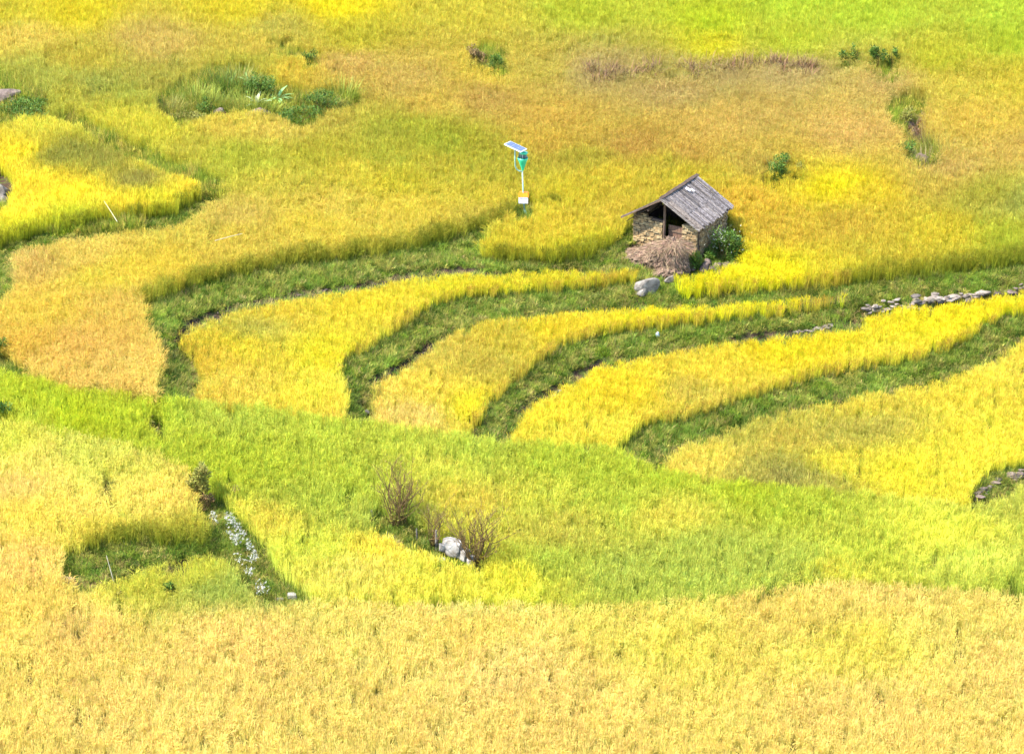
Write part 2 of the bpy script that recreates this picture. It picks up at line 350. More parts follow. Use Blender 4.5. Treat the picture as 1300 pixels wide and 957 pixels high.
CP = {
'U': [(0,20,215,190,40),(100,20,225,195,30),(300,15,225,195,35),(420,15,238,208,20),(450,50,205,185,40),(600,20,215,190,50),(750,20,200,195,40),(900,30,205,205,30),(1000,5,198,202,42),(1100,20,196,202,42),(1290,20,196,200,45),(900,60,222,205,30),(1000,55,205,200,40),(1200,80,208,195,40),(1290,110,220,190,50),(1290,60,190,190,35),
 (30,50,226,185,70),(200,60,215,172,75),(100,80,205,175,50),(50,100,185,175,60),(130,108,175,165,60),(200,105,180,162,55),(380,90,222,178,50),(450,85,215,165,75),(520,110,210,165,70),(320,60,215,180,60),(350,40,205,180,60),(330,85,190,175,50),(80,125,190,175,50),(160,125,175,165,50),
 (700,150,215,162,60),(620,130,205,155,65),(800,190,205,148,58),(700,185,215,165,55),(960,150,210,165,72),(1080,170,218,165,78),(850,120,195,155,80),(760,95,190,155,85),(680,90,205,175,60),(1000,95,198,162,90),(920,95,180,145,80),(850,90,185,160,70),(1130,110,208,165,80),(900,165,215,165,70),(620,95,220,180,55),(550,140,215,170,60),(870,200,210,155,60),
 (1240,150,222,175,60),(1200,220,212,165,75),(1290,200,217,170,70),(1220,110,215,185,55),
 (480,170,180,170,45),(560,185,175,168,38),(640,212,195,175,45),(740,205,190,168,45),(520,165,180,170,40),(600,200,185,170,40),(850,212,205,172,45),(960,212,205,165,60),(1000,235,225,190,40),(1100,250,228,190,35),(1060,243,242,212,20),(1250,250,190,175,50),(1290,258,172,165,60),(1180,235,215,175,60),
 (720,250,220,190,40),(780,230,222,185,45),(700,290,225,188,45),(740,320,215,195,30),(650,320,222,190,40),(760,270,222,185,50),(950,260,232,175,50),(1000,290,226,178,50),(1080,290,218,172,48),(1100,320,215,182,45),(1200,300,222,190,40),(1280,310,190,185,40),(950,345,242,218,25),(1000,350,246,222,22),(900,365,238,215,20),(1050,345,225,195,40),(1200,335,210,185,40),(870,230,220,190,45),
 (250,190,205,185,50),(280,170,225,188,62),(350,170,225,188,70),(400,205,195,178,42),(450,220,222,190,50),(350,225,225,198,60),(500,240,218,192,40),(520,270,226,190,55),(420,270,226,190,65),(600,262,215,185,45),(300,280,218,180,72),(560,220,205,182,45),(300,205,190,182,45),(340,215,190,182,45),(200,170,215,195,45),(150,150,220,200,50),(420,160,210,180,60),(430,190,200,180,45),(480,205,185,172,42),
 (100,330,227,185,75),(60,400,232,185,62),(30,440,226,170,60),(100,440,230,170,75),(150,400,226,175,70),(150,470,234,185,85),(200,350,226,185,50),(130,360,226,192,55),(200,480,232,180,80),(300,310,222,185,60),(400,290,226,190,55),(500,285,226,190,60),(600,272,217,185,60),(30,340,222,170,80),(60,460,235,180,80)],
'FL': [(60,160,217,205,45),(30,200,237,212,30),(100,195,158,154,38),(75,205,160,156,40),(130,205,165,158,40),(180,235,170,160,48),(130,175,200,192,40),(100,250,242,217,30),(60,230,235,210,35),(200,260,217,207,30),(50,290,212,207,25),(20,300,210,205,25),(250,240,237,212,40),(200,215,205,190,40),(150,140,220,205,50),(30,270,242,217,40),(100,280,205,205,30),(160,265,230,210,35)],
'F': [(300,440,242,210,40),(350,400,240,200,45),(450,390,242,205,35),(600,362,237,210,28),(750,355,232,207,28),(400,500,246,216,50),(300,490,242,200,60),(420,450,242,216,30),(330,420,217,197,60),(270,450,240,195,50),
 (560,450,227,190,60),(620,470,215,182,50),(540,500,248,208,60),(500,500,248,202,70),(520,530,245,203,90),(700,420,242,202,30),(850,402,248,218,20),(1000,388,243,218,20),(600,520,246,218,30),(650,430,225,190,45),
 (700,520,252,217,40),(800,500,247,206,30),(900,470,247,206,45),(1000,440,247,212,20),(1200,400,252,222,20),(1290,385,247,217,20),(750,550,247,217,50),(880,500,228,193,58),(760,480,250,212,30),
 (1200,500,247,212,50),(1280,460,252,217,60),(1000,560,225,190,58),(1100,545,212,190,60),(1060,548,215,192,60),(950,545,215,195,60),(1000,605,185,170,60),(960,602,205,185,60),(1040,610,205,185,60),(900,590,248,212,70),(1200,590,252,226,50),(1250,560,252,222,50),(1150,600,252,226,40),(1070,585,247,221,50),(1100,520,240,205,55)],
'G': [(50,500,180,192,30),(100,530,172,190,20),(150,520,168,190,30),(30,540,195,198,40),(300,540,188,200,50),(350,600,180,193,38),(300,600,172,190,35),(450,560,198,205,50),(600,580,193,205,50),(700,590,180,197,40),(760,610,180,197,40),(560,600,215,210,60),(600,640,217,200,60),(680,630,210,205,55),(700,680,207,195,60),(700,720,180,182,52),(800,730,178,188,60),(900,740,170,185,60),(850,660,217,205,60),(1000,640,190,196,40),(1100,700,205,206,50),(1200,680,227,221,60),(900,700,188,188,60),(1250,720,217,216,70),(950,625,178,190,30),(850,610,188,197,35),(800,640,195,200,45),(1000,720,188,188,60),(400,640,190,198,50),(420,630,165,175,50),(400,700,217,216,60),(330,670,220,205,60),(480,700,237,216,60),(560,740,227,216,60),(450,730,227,212,80),(650,735,227,217,50),(480,660,190,205,60),(1280,745,170,190,50),(1050,730,215,205,55),(440,610,195,200,45),(240,580,178,192,38),(1280,640,200,195,60)],
'L': [(50,590,237,216,80),(20,620,242,206,92),(100,640,242,216,80),(200,640,242,212,80),(150,600,227,216,70),(50,660,242,212,70),(230,680,200,188,40),(130,680,220,200,50),(0,560,225,218,60),(100,580,222,216,70),(180,745,215,206,50),(250,730,213,206,50),(285,750,190,200,60),(40,720,247,202,92),(100,800,242,202,92),(300,820,244,206,96),(600,800,242,206,86),(600,770,242,222,102),(450,775,240,215,90),(800,790,237,216,80),(850,820,236,216,72),(1000,780,237,206,82),(1200,800,237,212,86),(1280,850,240,206,92),(650,860,242,206,100),(1100,760,240,206,90),(1090,825,236,216,70),(700,900,242,206,94),(200,900,242,206,94),(1100,900,242,206,94),(20,780,242,205,80)],
}
CPT = {}
for g_, l_ in CP.items():
    a_ = np.array(l_, float); ra = a_[:, 3]/a_[:, 2]
    a_[:, 3] += np.clip(.92-ra, 0, 1)*.42*a_[:, 2]; a_[:, 3] = np.minimum(a_[:, 3], a_[:, 2]*1.02); a_[:, 4] += 21
    if g_ == 'L': a_[:, 4] += 9; a_[:, 2] *= 1.02
    if g_ == 'F': a_[:, 2:] *= .96
    if g_ in ('G','FL'): a_[:, 2] *= 1.04
    if g_ == 'G': a_[:, 2:4] = np.maximum(a_[:, 2:4]*1.03, (205, 203)); a_[:, 3] = np.minimum(a_[:, 3]*1.01, a_[:, 2]*.995)
    if g_ == 'U': k_ = np.clip((205-a_[:, 2])/40, 0, 1)[:, None]; a_[:, 2:4] *= 1+.09*k_
    if g_ == 'F': a_[:, 2:4] *= 1.02
    if g_ == 'FL': a_[:, 2:] *= 1.02
    if g_ in ('F', 'FL'): a_[:, 4] += 9
    if g_ == 'G': a_[:, 4] += 8
    CPT[g_] = a_
SC = .74            # share of the light a sunlit stand of this rice sends back
def colour(group, x, y, X, Y):
    pts = CPT[group]; x = x+fbm(X*.35, Y*.35, 21)*16; y = y+fbm(X*.35, Y*.35, 33)*8
    acc = np.zeros((len(x), 3)); ws = np.zeros(len(x))
    for q in pts:
        w_ = 1/(((x-q[0])**2*.45+(y-q[1])**2*2.2)+60)**1.7
        acc += w_[:, None]*lin(q[2:5]); ws += w_
    return acc/ws[:, None]

# candidate plant positions over the whole view, one even density on the ground
x0, x1, y0, y1 = -270, 1580, -120, 1110
cx_ = np.arange(x0, x1, ST); cy_ = np.arange(y0, y1, ST)
CXg, CYg = np.meshgrid(cx_, cy_)
A_ = surf(CXg, CYg); B_ = surf(CXg+ST, CYg); C_ = surf(CXg, CYg+ST)
area = np.linalg.norm(np.cross(B_-A_, C_-A_), axis=-1)
area *= np.where((CXg < -60) | (CXg > 1360) | (CYg < -25) | (CYg > 1005), .45, 1.0)       # thinner planting outside the picture
def scatter(dens):
    n = rng.poisson(area*dens); I = np.repeat(np.arange(n.size), n.ravel())
    px = CXg.ravel()[I]+rng.random(len(I))*ST; py = CYg.ravel()[I]+rng.random(len(I))*ST
    return px, py
HPX = 19
px, py = scatter(47)
PW = surf(px, py)
# ragged outlines
jx = px+fbm(PW[:,0]*1.1, PW[:,1]*1.1, 51)*2.5+rng.normal(0, .8, len(px)); jy = py+fbm(PW[:,0]*1.1, PW[:,1]*1.1, 63)*1.6+rng.normal(0, .7, len(px))
hole = np.zeros(len(px), bool)
for hp in HOLES+SPOTS: hole |= inpoly(jx, jy, hp) | inpoly(jx, jy-9, hp) | inpoly(jx, jy-17, hp)
free = ~hole; region = np.full(len(px), -1)
for ri, (nm, grp, lab, poly) in enumerate(REG):
    hp_ = 15 if grp == 'F' else HPX
    a = inpoly(jx, jy, poly); b_ = inpoly(jx, jy-hp_, poly)
    if nm in ('FG','G','LL','UO','T','BR','RR','UM','FL'):
        # these adjoin another stand without a bank between: allow roots whose tips show in a neighbour of the same kind
        b_ = b_.copy()
        for rj, (n2_, g2, l2, p2) in enumerate(REG):
            if rj != ri and (nm, n2_) in {('UM','T'),('UM','BR'),('UM','RR'),('UM','UO'),('BR','T'),('RR','T'),('RR','BR'),('BR','UM'),('UO','UM'),('FG','LM'),('FG','LL'),('LL','G'),('UM','FL'),('RR','UM')}:
                b_ |= inpoly(jx, jy-HPX, p2)
    sel = free & a & b_ & (region < 0); region[sel] = ri

# ------------------------------------------------------------------ prototype plants (kept outside the scene, planted by geometry nodes)
def rice_clump(seed, style):
    random.seed(seed); mb = MB()
    for i in range(19):                               # leaves
        a = random.uniform(0, 2*math.pi); r_ = random.uniform(0, .09)
        tilt = random.uniform(.02, .16) if style == 0 else random.uniform(.08, .42)
        d = (math.cos(a)*math.sin(tilt), math.sin(a)*math.sin(tilt), math.cos(tilt))
        mb.blade((math.cos(a)*r_, math.sin(a)*r_, 0), d, random.uniform(.66,.92) if style == 0 else random.uniform(.58,.78), random.uniform(.009,.014), random.uniform(.02,.25) if style == 0 else random.uniform(.3,1.0), 3, h0=0, h1=.9, hue=random.uniform(.3,1))
    for i in range(19):                               # stalk and hanging ear
        a = random.uniform(0, 2*math.pi); r_ = random.uniform(0, .11)
        tilt = random.uniform(.02, .12) if style == 0 else random.uniform(.1, .35)
        d = Vector((math.cos(a)*math.sin(tilt), math.sin(a)*math.sin(tilt), math.cos(tilt)))
        b0 = Vector((math.cos(a)*r_, math.sin(a)*r_, .35)); top = b0+d*random.uniform(.24,.42)
        o_ = Vector((math.cos(a), math.sin(a), 4.5 if style == 0 else 1.3)).normalized()
        bb = random.random(); hh = random.uniform(0,.7); ln = random.uniform(.11,.19)
        for k in range(2):
            sd = None if k == 0 else Vector((.2,.1,1)).cross(o_).cross(o_)
            mb.blade(top, o_, ln, random.uniform(.010,.016), random.uniform(.2,.8) if style == 0 else 1.5, 2, tipw=.3, h0=.8, h1=1, b=bb, hue=hh, side=sd)
    return mb
def grass_clump(seed, kind):
    random.seed(seed); mb = MB()
    for i in range(30):
        a = random.uniform(0, 2*math.pi); r_ = random.uniform(0, .10); tilt = random.uniform(.1, 1.0)
        d = (math.cos(a)*math.sin(tilt), math.sin(a)*math.sin(tilt), math.cos(tilt))
        if kind == 0: mb.blade((math.cos(a)*r_, math.sin(a)*r_, 0), d, random.uniform(.14,.30), random.uniform(.008,.014), random.uniform(.4,1.4), 3)
        else: mb.blade((math.cos(a)*r_, math.sin(a)*r_, random.uniform(0,.1)), d, random.uniform(.08,.15), random.uniform(.018,.03), random.uniform(.4,1.), 2, tipw=.3)
    return mb
def protos(name, mbs, mat):
    c = bpy.data.collections.new(name)
    for i, mb in enumerate(mbs):
        o = mb.build('%s_%02d' % (name, i), mat, attr='bv', dolink=False); c.objects.link(o)
    return c
RICE_UP = protos('rice_plant', [rice_clump(100+i, 0) for i in range(6)]+[rice_clump(200+i, 1) for i in range(6)], M['rice'])
GRASS = protos('grass_plant', [grass_clump(300+i, 0) for i in range(5)]+[grass_clump(400+i, 1) for i in range(3)], M['grass'])
random.seed(5)
def gn_tree(coll):
    ng = bpy.data.node_groups.new('planting', 'GeometryNodeTree')
    ng.interface.new_socket('Geometry', in_out='INPUT', socket_type='NodeSocketGeometry'); ng.interface.new_socket('Geometry', in_out='OUTPUT', socket_type='NodeSocketGeometry')
    gi = ng.nodes.new('NodeGroupInput'); go = ng.nodes.new('NodeGroupOutput'); ip = ng.nodes.new('GeometryNodeInstanceOnPoints')
    ci = ng.nodes.new('GeometryNodeCollectionInfo'); ci.inputs['Collection'].default_value = coll; ci.inputs['Separate Children'].default_value = True; ci.inputs['Reset Children'].default_value = True
    def na(nm, ty):
        a = ng.nodes.new('GeometryNodeInputNamedAttribute'); a.data_type = ty; a.inputs['Name'].default_value = nm; return a.outputs['Attribute']
    ip.inputs['Pick Instance'].default_value = True; L = ng.links.new
    L(gi.outputs[0], ip.inputs['Points']); L(ci.outputs[0], ip.inputs['Instance']); L(na('pid','INT'), ip.inputs['Instance Index'])
    L(na('rot','FLOAT_VECTOR'), ip.inputs['Rotation']); L(na('scl','FLOAT_VECTOR'), ip.inputs['Scale']); L(ip.outputs[0], go.inputs[0])
    return ng
NG = {'rice': gn_tree(RICE_UP), 'grass': gn_tree(GRASS)}
def plant(name, pts, tint, rot, scl, pid, which, label, cat):
    me = bpy.data.meshes.new(name); me.vertices.add(len(pts)); me.vertices.foreach_set('co', np.asarray(pts, np.float32).ravel())
    for nm, ty, data, key in (('rot','FLOAT_VECTOR',rot,'vector'),('scl','FLOAT_VECTOR',scl,'vector'),('tint','FLOAT_COLOR',np.c_[tint, np.ones(len(pts))],'color'),('pid','INT',pid,'value')):
        a = me.attributes.new(nm, ty, 'POINT'); a.data.foreach_set(key, np.asarray(data).astype(np.int32 if ty == 'INT' else np.float32).ravel())
    me.update(); o = bpy.data.objects.new(name, me); link(o); md = o.modifiers.new('planting', 'NODES'); md.node_group = NG[which]
    me.materials.append(M['rice' if which == 'rice' else 'grass'])
    tag(o, label, cat, kind='stuff'); return o

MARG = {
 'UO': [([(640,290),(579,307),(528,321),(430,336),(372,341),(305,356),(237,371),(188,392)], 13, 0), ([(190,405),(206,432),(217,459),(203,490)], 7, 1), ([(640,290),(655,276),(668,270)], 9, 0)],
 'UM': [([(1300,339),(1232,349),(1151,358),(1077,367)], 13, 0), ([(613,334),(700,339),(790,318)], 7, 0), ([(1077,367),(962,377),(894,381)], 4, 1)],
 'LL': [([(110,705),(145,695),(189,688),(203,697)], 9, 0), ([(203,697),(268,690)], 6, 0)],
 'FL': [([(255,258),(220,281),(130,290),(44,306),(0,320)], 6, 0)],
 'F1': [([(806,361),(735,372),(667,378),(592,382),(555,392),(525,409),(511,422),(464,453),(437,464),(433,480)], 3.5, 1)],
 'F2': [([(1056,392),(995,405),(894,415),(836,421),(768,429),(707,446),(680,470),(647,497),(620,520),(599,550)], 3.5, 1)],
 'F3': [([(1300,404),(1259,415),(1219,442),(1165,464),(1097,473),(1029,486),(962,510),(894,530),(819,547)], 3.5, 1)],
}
wild = np.clip(fbm(PW[:,0]*.5, PW[:,1]*.5, 77)+.1, 0, 1)
total = 0
for ri, (nm, grp, lab, poly) in enumerate(REG):
    s = np.where(region == ri)[0]; total += len(s)
    X, Y = PW[s, 0], PW[s, 1]; n = len(s)
    c = colour(grp, px[s], py[s]-12, X, Y)
    # stand-to-stand and plant-to-plant differences of ripeness
    f1 = fbm(X*.8, Y*.8, 5)[:, None]; f2 = fbm(X*2.5, Y*1.6, 8)[:, None]; rr = rng.normal(0, 1, (n, 1))
    c = c*(1+.06*f1+.07*f2+.08*rr)
    greener = np.clip(.5*f1+.5*f2+.45*rng.normal(0, 1, (n, 1))-.35, 0, 1)*.45
    c = c*(1-greener*np.array([.45,.12,.0])); browner = np.clip(-.5*f1+.45*rng.normal(0, 1, (n, 1))-.5, 0, 1)*.4
    c = c*(1-browner*np.array([.05,.28,.1])); c[:, 1] *= 1.06; c[:, 2] = np.maximum(c[:, 2], .02)
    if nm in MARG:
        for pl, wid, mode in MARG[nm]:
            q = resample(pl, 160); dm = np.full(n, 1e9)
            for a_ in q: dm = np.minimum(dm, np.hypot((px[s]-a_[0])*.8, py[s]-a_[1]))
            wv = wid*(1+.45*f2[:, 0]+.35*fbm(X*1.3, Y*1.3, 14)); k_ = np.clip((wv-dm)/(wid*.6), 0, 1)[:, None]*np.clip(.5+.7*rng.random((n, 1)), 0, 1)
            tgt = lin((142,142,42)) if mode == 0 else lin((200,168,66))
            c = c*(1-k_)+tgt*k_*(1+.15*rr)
    c = np.clip(c*SC, 0, .9)
    lodged = {'U':.65,'F':.0,'FL':.05,'G':.15,'L':.35}[grp]
    if nm in ('UM',): lodged = .3
    if nm == 'T': lodged = .15
    if nm == 'BR': lodged = .8
    st = (rng.random(n) < np.clip(lodged+.25*f2[:, 0], 0, 1)).astype(int)
    pid = rng.integers(0, 6, n)+6*st
    hgt = .92+.08*f1[:, 0]+.05*f2[:, 0]+rng.normal(0, .05, n)
    if nm in ('UM','BR','RR','T','UO'): hgt *= .95
    if grp == 'F': hgt *= .74
    if grp in ('L','G'): hgt *= .88
    lean = .05+.12*st
    rot = np.c_[rng.normal(0, lean)+.10*fbm(X*.25, Y*.25, 90), rng.normal(0, lean)+.12*fbm(X*.25, Y*.25, 91), rng.random(n)*6.283]
    wd = rng.uniform(.95, 1.3, n)*np.where((px[s] < -60) | (px[s] > 1360) | (py[s] < -25) | (py[s] > 1005), 1.45, 1); scl = np.c_[wd, wd, np.clip(hgt, .6, 1.3)]
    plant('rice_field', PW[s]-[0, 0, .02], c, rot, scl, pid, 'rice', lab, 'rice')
print('rice plants', total)

# ------------------------------------------------------------------ grass on the banks and verges
gpx, gpy = scatter(115); GW = surf(gpx, gpy)
inr = np.zeros(len(gpx), bool)
for nm, grp, lab, poly in REG: inr |= inpoly(gpx, gpy, poly) & inpoly(gpx, gpy-HPX+4, poly) & inpoly(gpx, gpy+9, poly)
hol = np.zeros(len(gpx), bool)
for hp in HOLES+SPOTS: hol |= inpoly(gpx, gpy, hp) | inpoly(gpx, gpy-8, hp)
g_ok = ~inr | hol
cross_ok = np.ones(len(gpx), bool)
for sx_, sy_, rx_, ry_ in [(845,325,52,24),(0,244,18,20)]: cross_ok &= ((gpx-sx_)/rx_)**2+((gpy-sy_)/ry_)**2 > 1
g_ok &= cross_ok
v_ = np.full(len(gpx), -1.0)
for top, bot, *_ in BANKS[:9]:
    A = resample(top, 40); B = resample(bot, 40)
    for i in range(39):
        q = [tuple(A[i]), tuple(A[i+1]), tuple(B[i+1]), tuple(B[i])]
        m_ = g_ok & inpoly(gpx, gpy, q)
        if m_.any():
            d = B[i]-A[i]; v_[m_] = ((gpx[m_]-A[i][0])*d[0]+(gpy[m_]-A[i][1])*d[1])/(d@d)
FOOT = [resample(q, 120) for q in ([(228,436),(244,413),(305,393),(372,379),(464,366),(515,354),(592,346)], [(474,488),(508,471),(542,447),(560,433)], [(660,523),(667,518),(718,488),(768,461)], [(1097,413),(1010,426),(928,434)])]
foot = np.full(len(gpx), 1e9)
for q in FOOT:
    near = (gpx > q[:,0].min()-8) & (gpx < q[:,0].max()+8) & (gpy > q[:,1].min()-12) & (gpy < q[:,1].max()+12)
    ii = np.where(near)[0]; dd = np.full(len(ii), 1e9)
    for a_ in q: dd = np.minimum(dd, np.hypot((gpx[ii]-a_[0])*.7, gpy[ii]-a_[1]+1))
    foot[ii] = np.minimum(foot[ii], dd)
g_ok &= ~((foot < 6.5+3*fbm(GW[:,0]*1.5, GW[:,1]*1.5, 44)) & (rng.random(len(gpx)) < .88))
bare = np.clip((fbm(GW[:,0]*.9, GW[:,1]*.9, 40)*.8+np.where((v_ > .5), .05, -.4)), 0, 1)
g_ok &= rng.random(len(gpx)) > bare*1.3
GR = [ # picture window, name label
 ('grass covering the long curved bank left of the hut', [(180,255),(700,255),(835,300),(835,362),(500,372),(350,400),(270,440),(262,520),(190,520)]),
 ('grass on the bank running from the boulder down to the left', [(430,350),(900,350),(900,400),(600,430),(480,500),(480,545),(430,545)]),
 ('grass on the bank below the stone retaining wall', [(590,380),(900,380),(1060,360),(1400,330),(1400,400),(1100,440),(900,455),(720,500),(660,575),(590,575)]),
 ('grass on the lowest long bank at the right', [(760,600),(1300,390),(1410,360),(1410,440),(1300,470),(900,600)]),
 ('grass on the short bank at lower left', [(60,670),(300,670),(300,770),(60,770)]),
 ('weedy grass beside the white flowers', [(225,570),(420,570),(420,790),(300,790)]),
]
used = np.zeros(len(gpx), bool)
GT = np.array([lin(c) for c in [(120,148,58),(142,160,62),(98,126,46),(168,165,84),(82,108,38),(130,155,48)]])
def grass_obj(s, lab, boost=np.array([1.10,1.04,.88]), tall=1.0):
    n = len(s)
    if n < 5: return
    X, Y = GW[s, 0], GW[s, 1]; t = np.clip((fbm(X*.9, Y*.9, 61)+1)/2*6+rng.normal(0, .8, n), 0, 5.99).astype(int)
    c = GT[t]*(1+.18*fbm(X*2, Y*2, 66)[:, None]+rng.normal(0, .13, (n, 1)))
    dry = (rng.random(n) < np.where(v_[s] > .6, .3, .07)); c[dry] = lin((176,158,104))*rng.uniform(.6, 1.1, (dry.sum(), 1))
    c = np.clip(c*.80*boost, .005, .8); wd = rng.uniform(.8, 1.25, n)
    hg = tall*wd*(1+.45*fbm(X*.6, Y*.6, 70)+.25*fbm(X*2.3, Y*2.3, 71))
    pid = np.where(rng.random(n) < .88, rng.integers(0, 5, n), rng.integers(5, 8, n))
    plant('bank_grass', GW[s]-[0,0,.01], c, np.c_[rng.normal(0, .15, n), rng.normal(0, .15, n), rng.random(n)*6.283], np.c_[wd, wd, hg], pid, 'grass', lab, 'grass')
for lab, poly in GR:
    m_ = g_ok & ~used & inpoly(gpx, gpy, poly); used |= m_; grass_obj(np.where(m_)[0], lab)
rest = g_ok & ~used
grass_obj(np.where(rest & (gpy < 300))[0], 'rough grass and weeds between the upper rice fields', np.array([1.35,1.15,.8]), 1.9)
grass_obj(np.where(rest & (gpy >= 300))[0], 'scattered rough grass between the lower rice fields')

# ------------------------------------------------------------------ plants as things
def foliage(mb, c, r, n, lw, seed, clumps=9, droop=.6, lo=.4):
    rr = random.Random(seed); cs = []
    for _ in range(clumps):
        a = rr.uniform(0, 6.283); q = rr.random()**.5; cs.append((math.cos(a)*r[0]*q*.75, math.sin(a)*r[1]*q*.75, rr.uniform(lo, 1)*r[2], rr.uniform(.25,.5)))
    for i in range(n):
        k = rr.choice(cs); v = Vector((rr.gauss(0,1), rr.gauss(0,1), rr.gauss(0,1))).normalized()*k[3]*rr.uniform(.4, 1)
        q = Vector((c[0]+k[0]+v.x*r[0], c[1]+k[1]+v.y*r[1], max(.02, c[2]+k[2]*.8+v.z*r[2]*.6)))
        d = Vector((v.x+rr.gauss(0,.3), v.y+rr.gauss(0,.3), abs(v.z)+rr.uniform(0,.5)))
        mb.blade(q, d, lw*rr.uniform(1.6, 2.6), lw, droop, 2, tipw=.25, side=Vector((rr.gauss(0,1), rr.gauss(0,1), rr.gauss(0,.5))), h0=rr.random(), h1=1, b=rr.random(), hue=rr.random())
def shrub(name, label, cat, px, py, w, h, n=500, lw=.04, mat='leaf', seed=1, group=None, stems=8, clumps=9, depth=None, lo=.25, lean=0):
    loc = at(px, py); root = empty(name, loc); tag(root, label, cat, group)
    mb = MB(); foliage(mb, (0,0,0), (w/2, (depth or w)/2, h), n, lw, seed, clumps, lo=lo); mb.build('foliage', M[mat], root, attr='bv')
    st = MB(); rr = random.Random(seed+50)
    for _ in range(stems):
        a = rr.uniform(0, 6.283); k = rr.uniform(.1, .45); t = Vector((math.cos(a)*w*k, math.sin(a)*(depth or w)*k, h*rr.uniform(.5,.95)))
        st.tube([(0,0,-.05), t*.5+Vector((rr.gauss(0,.03), 0, 0)), t], [.016,.012,.006], 4)
    st.build('stem', M['bark'], root); return root
def tuft(name, label, cat, px, py, w, h, n=120, mat='leaf_light', seed=1, bw=.02, group=None, depth=None):
    loc = at(px, py); mb = MB(); rr = random.Random(seed); random.seed(seed)
    for _ in range(n):
        a = rr.uniform(0, 6.283); q = rr.random()**.6; tl = rr.uniform(.05, .9)
        mb.blade((math.cos(a)*q*w/2, math.sin(a)*q*(depth or w*.5)/2, -.03), (math.cos(a)*math.sin(tl), math.sin(a)*math.sin(tl), math.cos(tl)), h*rr.uniform(.6,1.15), bw*rr.uniform(.7,1.3), rr.uniform(.3,1.3), 4)
    o = mb.build(name, M[mat], attr='bv'); o.location = loc; return tag(o, label, cat, group)
def bare_shrub(label, px, py, h, spread, seed, leaves, stems=9, group=None):
    loc = at(px, py); root = empty('bare_shrub', loc); tag(root, label, 'shrub', group)
    rr = random.Random(seed); br = MB(); lf = MB()
    def grow(p_, d, ln, r_, dep):
        pts = [p_]; dd = d.copy()
        for k in range(3):
            dd = (dd+Vector((rr.gauss(0,.12), rr.gauss(0,.12), .08))).normalized(); pts.append(pts[-1]+dd*ln/3)
        br.tube(pts, [r_, r_*.85, r_*.7, r_*.5], 4)
        if dep:
            for k in range(rr.choice((2,3))):
                q = pts[rr.choice((1,2,3,3))]; v = (dd+Vector((rr.gauss(0,.45), rr.gauss(0,.45), rr.gauss(.1,.3)))).normalized()
                grow(q, v, ln*rr.uniform(.45,.75), r_*.55, dep-1)
        else:
            for k in range(leaves):
                q = pts[rr.randrange(4)]; lf.blade(q, (rr.gauss(0,1), rr.gauss(0,1), rr.gauss(0,1)), rr.uniform(.03,.07), .028, .4, 1, side=Vector((rr.gauss(0,1), rr.gauss(0,1), rr.gauss(0,1))), h0=rr.random(), h1=1, b=rr.random(), hue=rr.random())
    for i in range(stems):
        a = rr.uniform(0, 6.283); tl = rr.uniform(.05, spread)
        grow(Vector((math.cos(a)*.08, math.sin(a)*.08, -.03)), Vector((math.cos(a)*math.sin(tl), math.sin(a)*math.sin(tl), math.cos(tl))), h*rr.uniform(.36,.52), .028, 3)
    br.build('branches', M['bark'], root); lf.build('foliage', M['leaf_brown'], root, attr='bv')
    return root
bare_shrub('tallest twiggy brown shrub, leftmost of three above the white rock', 505, 672, 2.6, .5, 3, 3, 20, 'twiggy shrubs on the low bank')
bare_shrub('thinnest twiggy shrub with two main stems, between the other two twiggy shrubs', 551, 697, 2.0, .3, 8, 2, 8, 'twiggy shrubs on the low bank')
bare_shrub('twiggy brown shrub right behind the white rock', 605, 722, 2.6, .55, 12, 3, 20, 'twiggy shrubs on the low bank')
shrub('bush', 'dark low undergrowth at the foot of the twiggy shrub beside the white rock', 'bush', 606, 720, .7, .8, 400, .035, 'leaf_olive', 31)
shrub('bush', 'dark low undergrowth at the foot of the tallest twiggy shrub', 'bush', 500, 670, 1.0, .75, 420, .035, 'leaf_olive', 32)
shrub('bush', 'low dark bush trailing right of the tallest twiggy shrub', 'bush', 528, 680, .8, .35, 220, .035, 'leaf_olive', 33)
shrub('flowering_bush', 'green bush with small white flowers at the right corner of the hut', 'bush', 918, 332, 1.7, 1.35, 2600, .05, 'leaf', 40, clumps=16, depth=1.3)
fb = bpy.data.objects['flowering_bush']; mb = MB(); rr = random.Random(9)
for _ in range(130):
    q = Vector((rr.gauss(-.1,.35), rr.gauss(0,.3), rr.uniform(.7,1.45)-abs(rr.gauss(0,.1)))); mb.blade(q, (rr.gauss(0,1), rr.gauss(0,1), 1), .07, .06, .2, 1, side=Vector((rr.gauss(0,1), rr.gauss(0,1), 0)))
mb.build('flowers', M['petal'], fb, attr='bv')['kind'] = 'stuff'
shrub('bush', 'small green bush at the foot of the straw stack beside the hut', 'bush', 882, 343, .8, .95, 900, .045, 'leaf', 41, clumps=10)
shrub('sapling', 'dark leafy sapling standing above the white flowers at lower left', 'young tree', 256, 640, .75, 1.6, 750, .07, 'leaf_olive', 42, clumps=9, lo=.45)
shrub('bush', 'low light green bush left of the dark leafy sapling', 'bush', 240, 618, .6, .6, 200, .06, 'leaf_light', 43)
shrub('bush', 'dry reddish leafy weed just below the dark leafy sapling', 'bush', 264, 648, .5, .6, 200, .05, 'leaf_brown', 44)
shrub('bush', 'round green bush alone in the brown rice upper right of the hut', 'bush', 984, 230, 1.7, 1.3, 1900, .05, 'leaf', 45, clumps=10)
shrub('bush', 'small olive bush touching the right side of the round green bush', 'bush', 1012, 230, .9, .85, 450, .05, 'leaf_olive', 46)
shrub('bush', 'dead dark brown bush high above the solar lamp', 'bush', 608, 84, 1.1, 1.0, 800, .05, 'leaf_brown', 47)
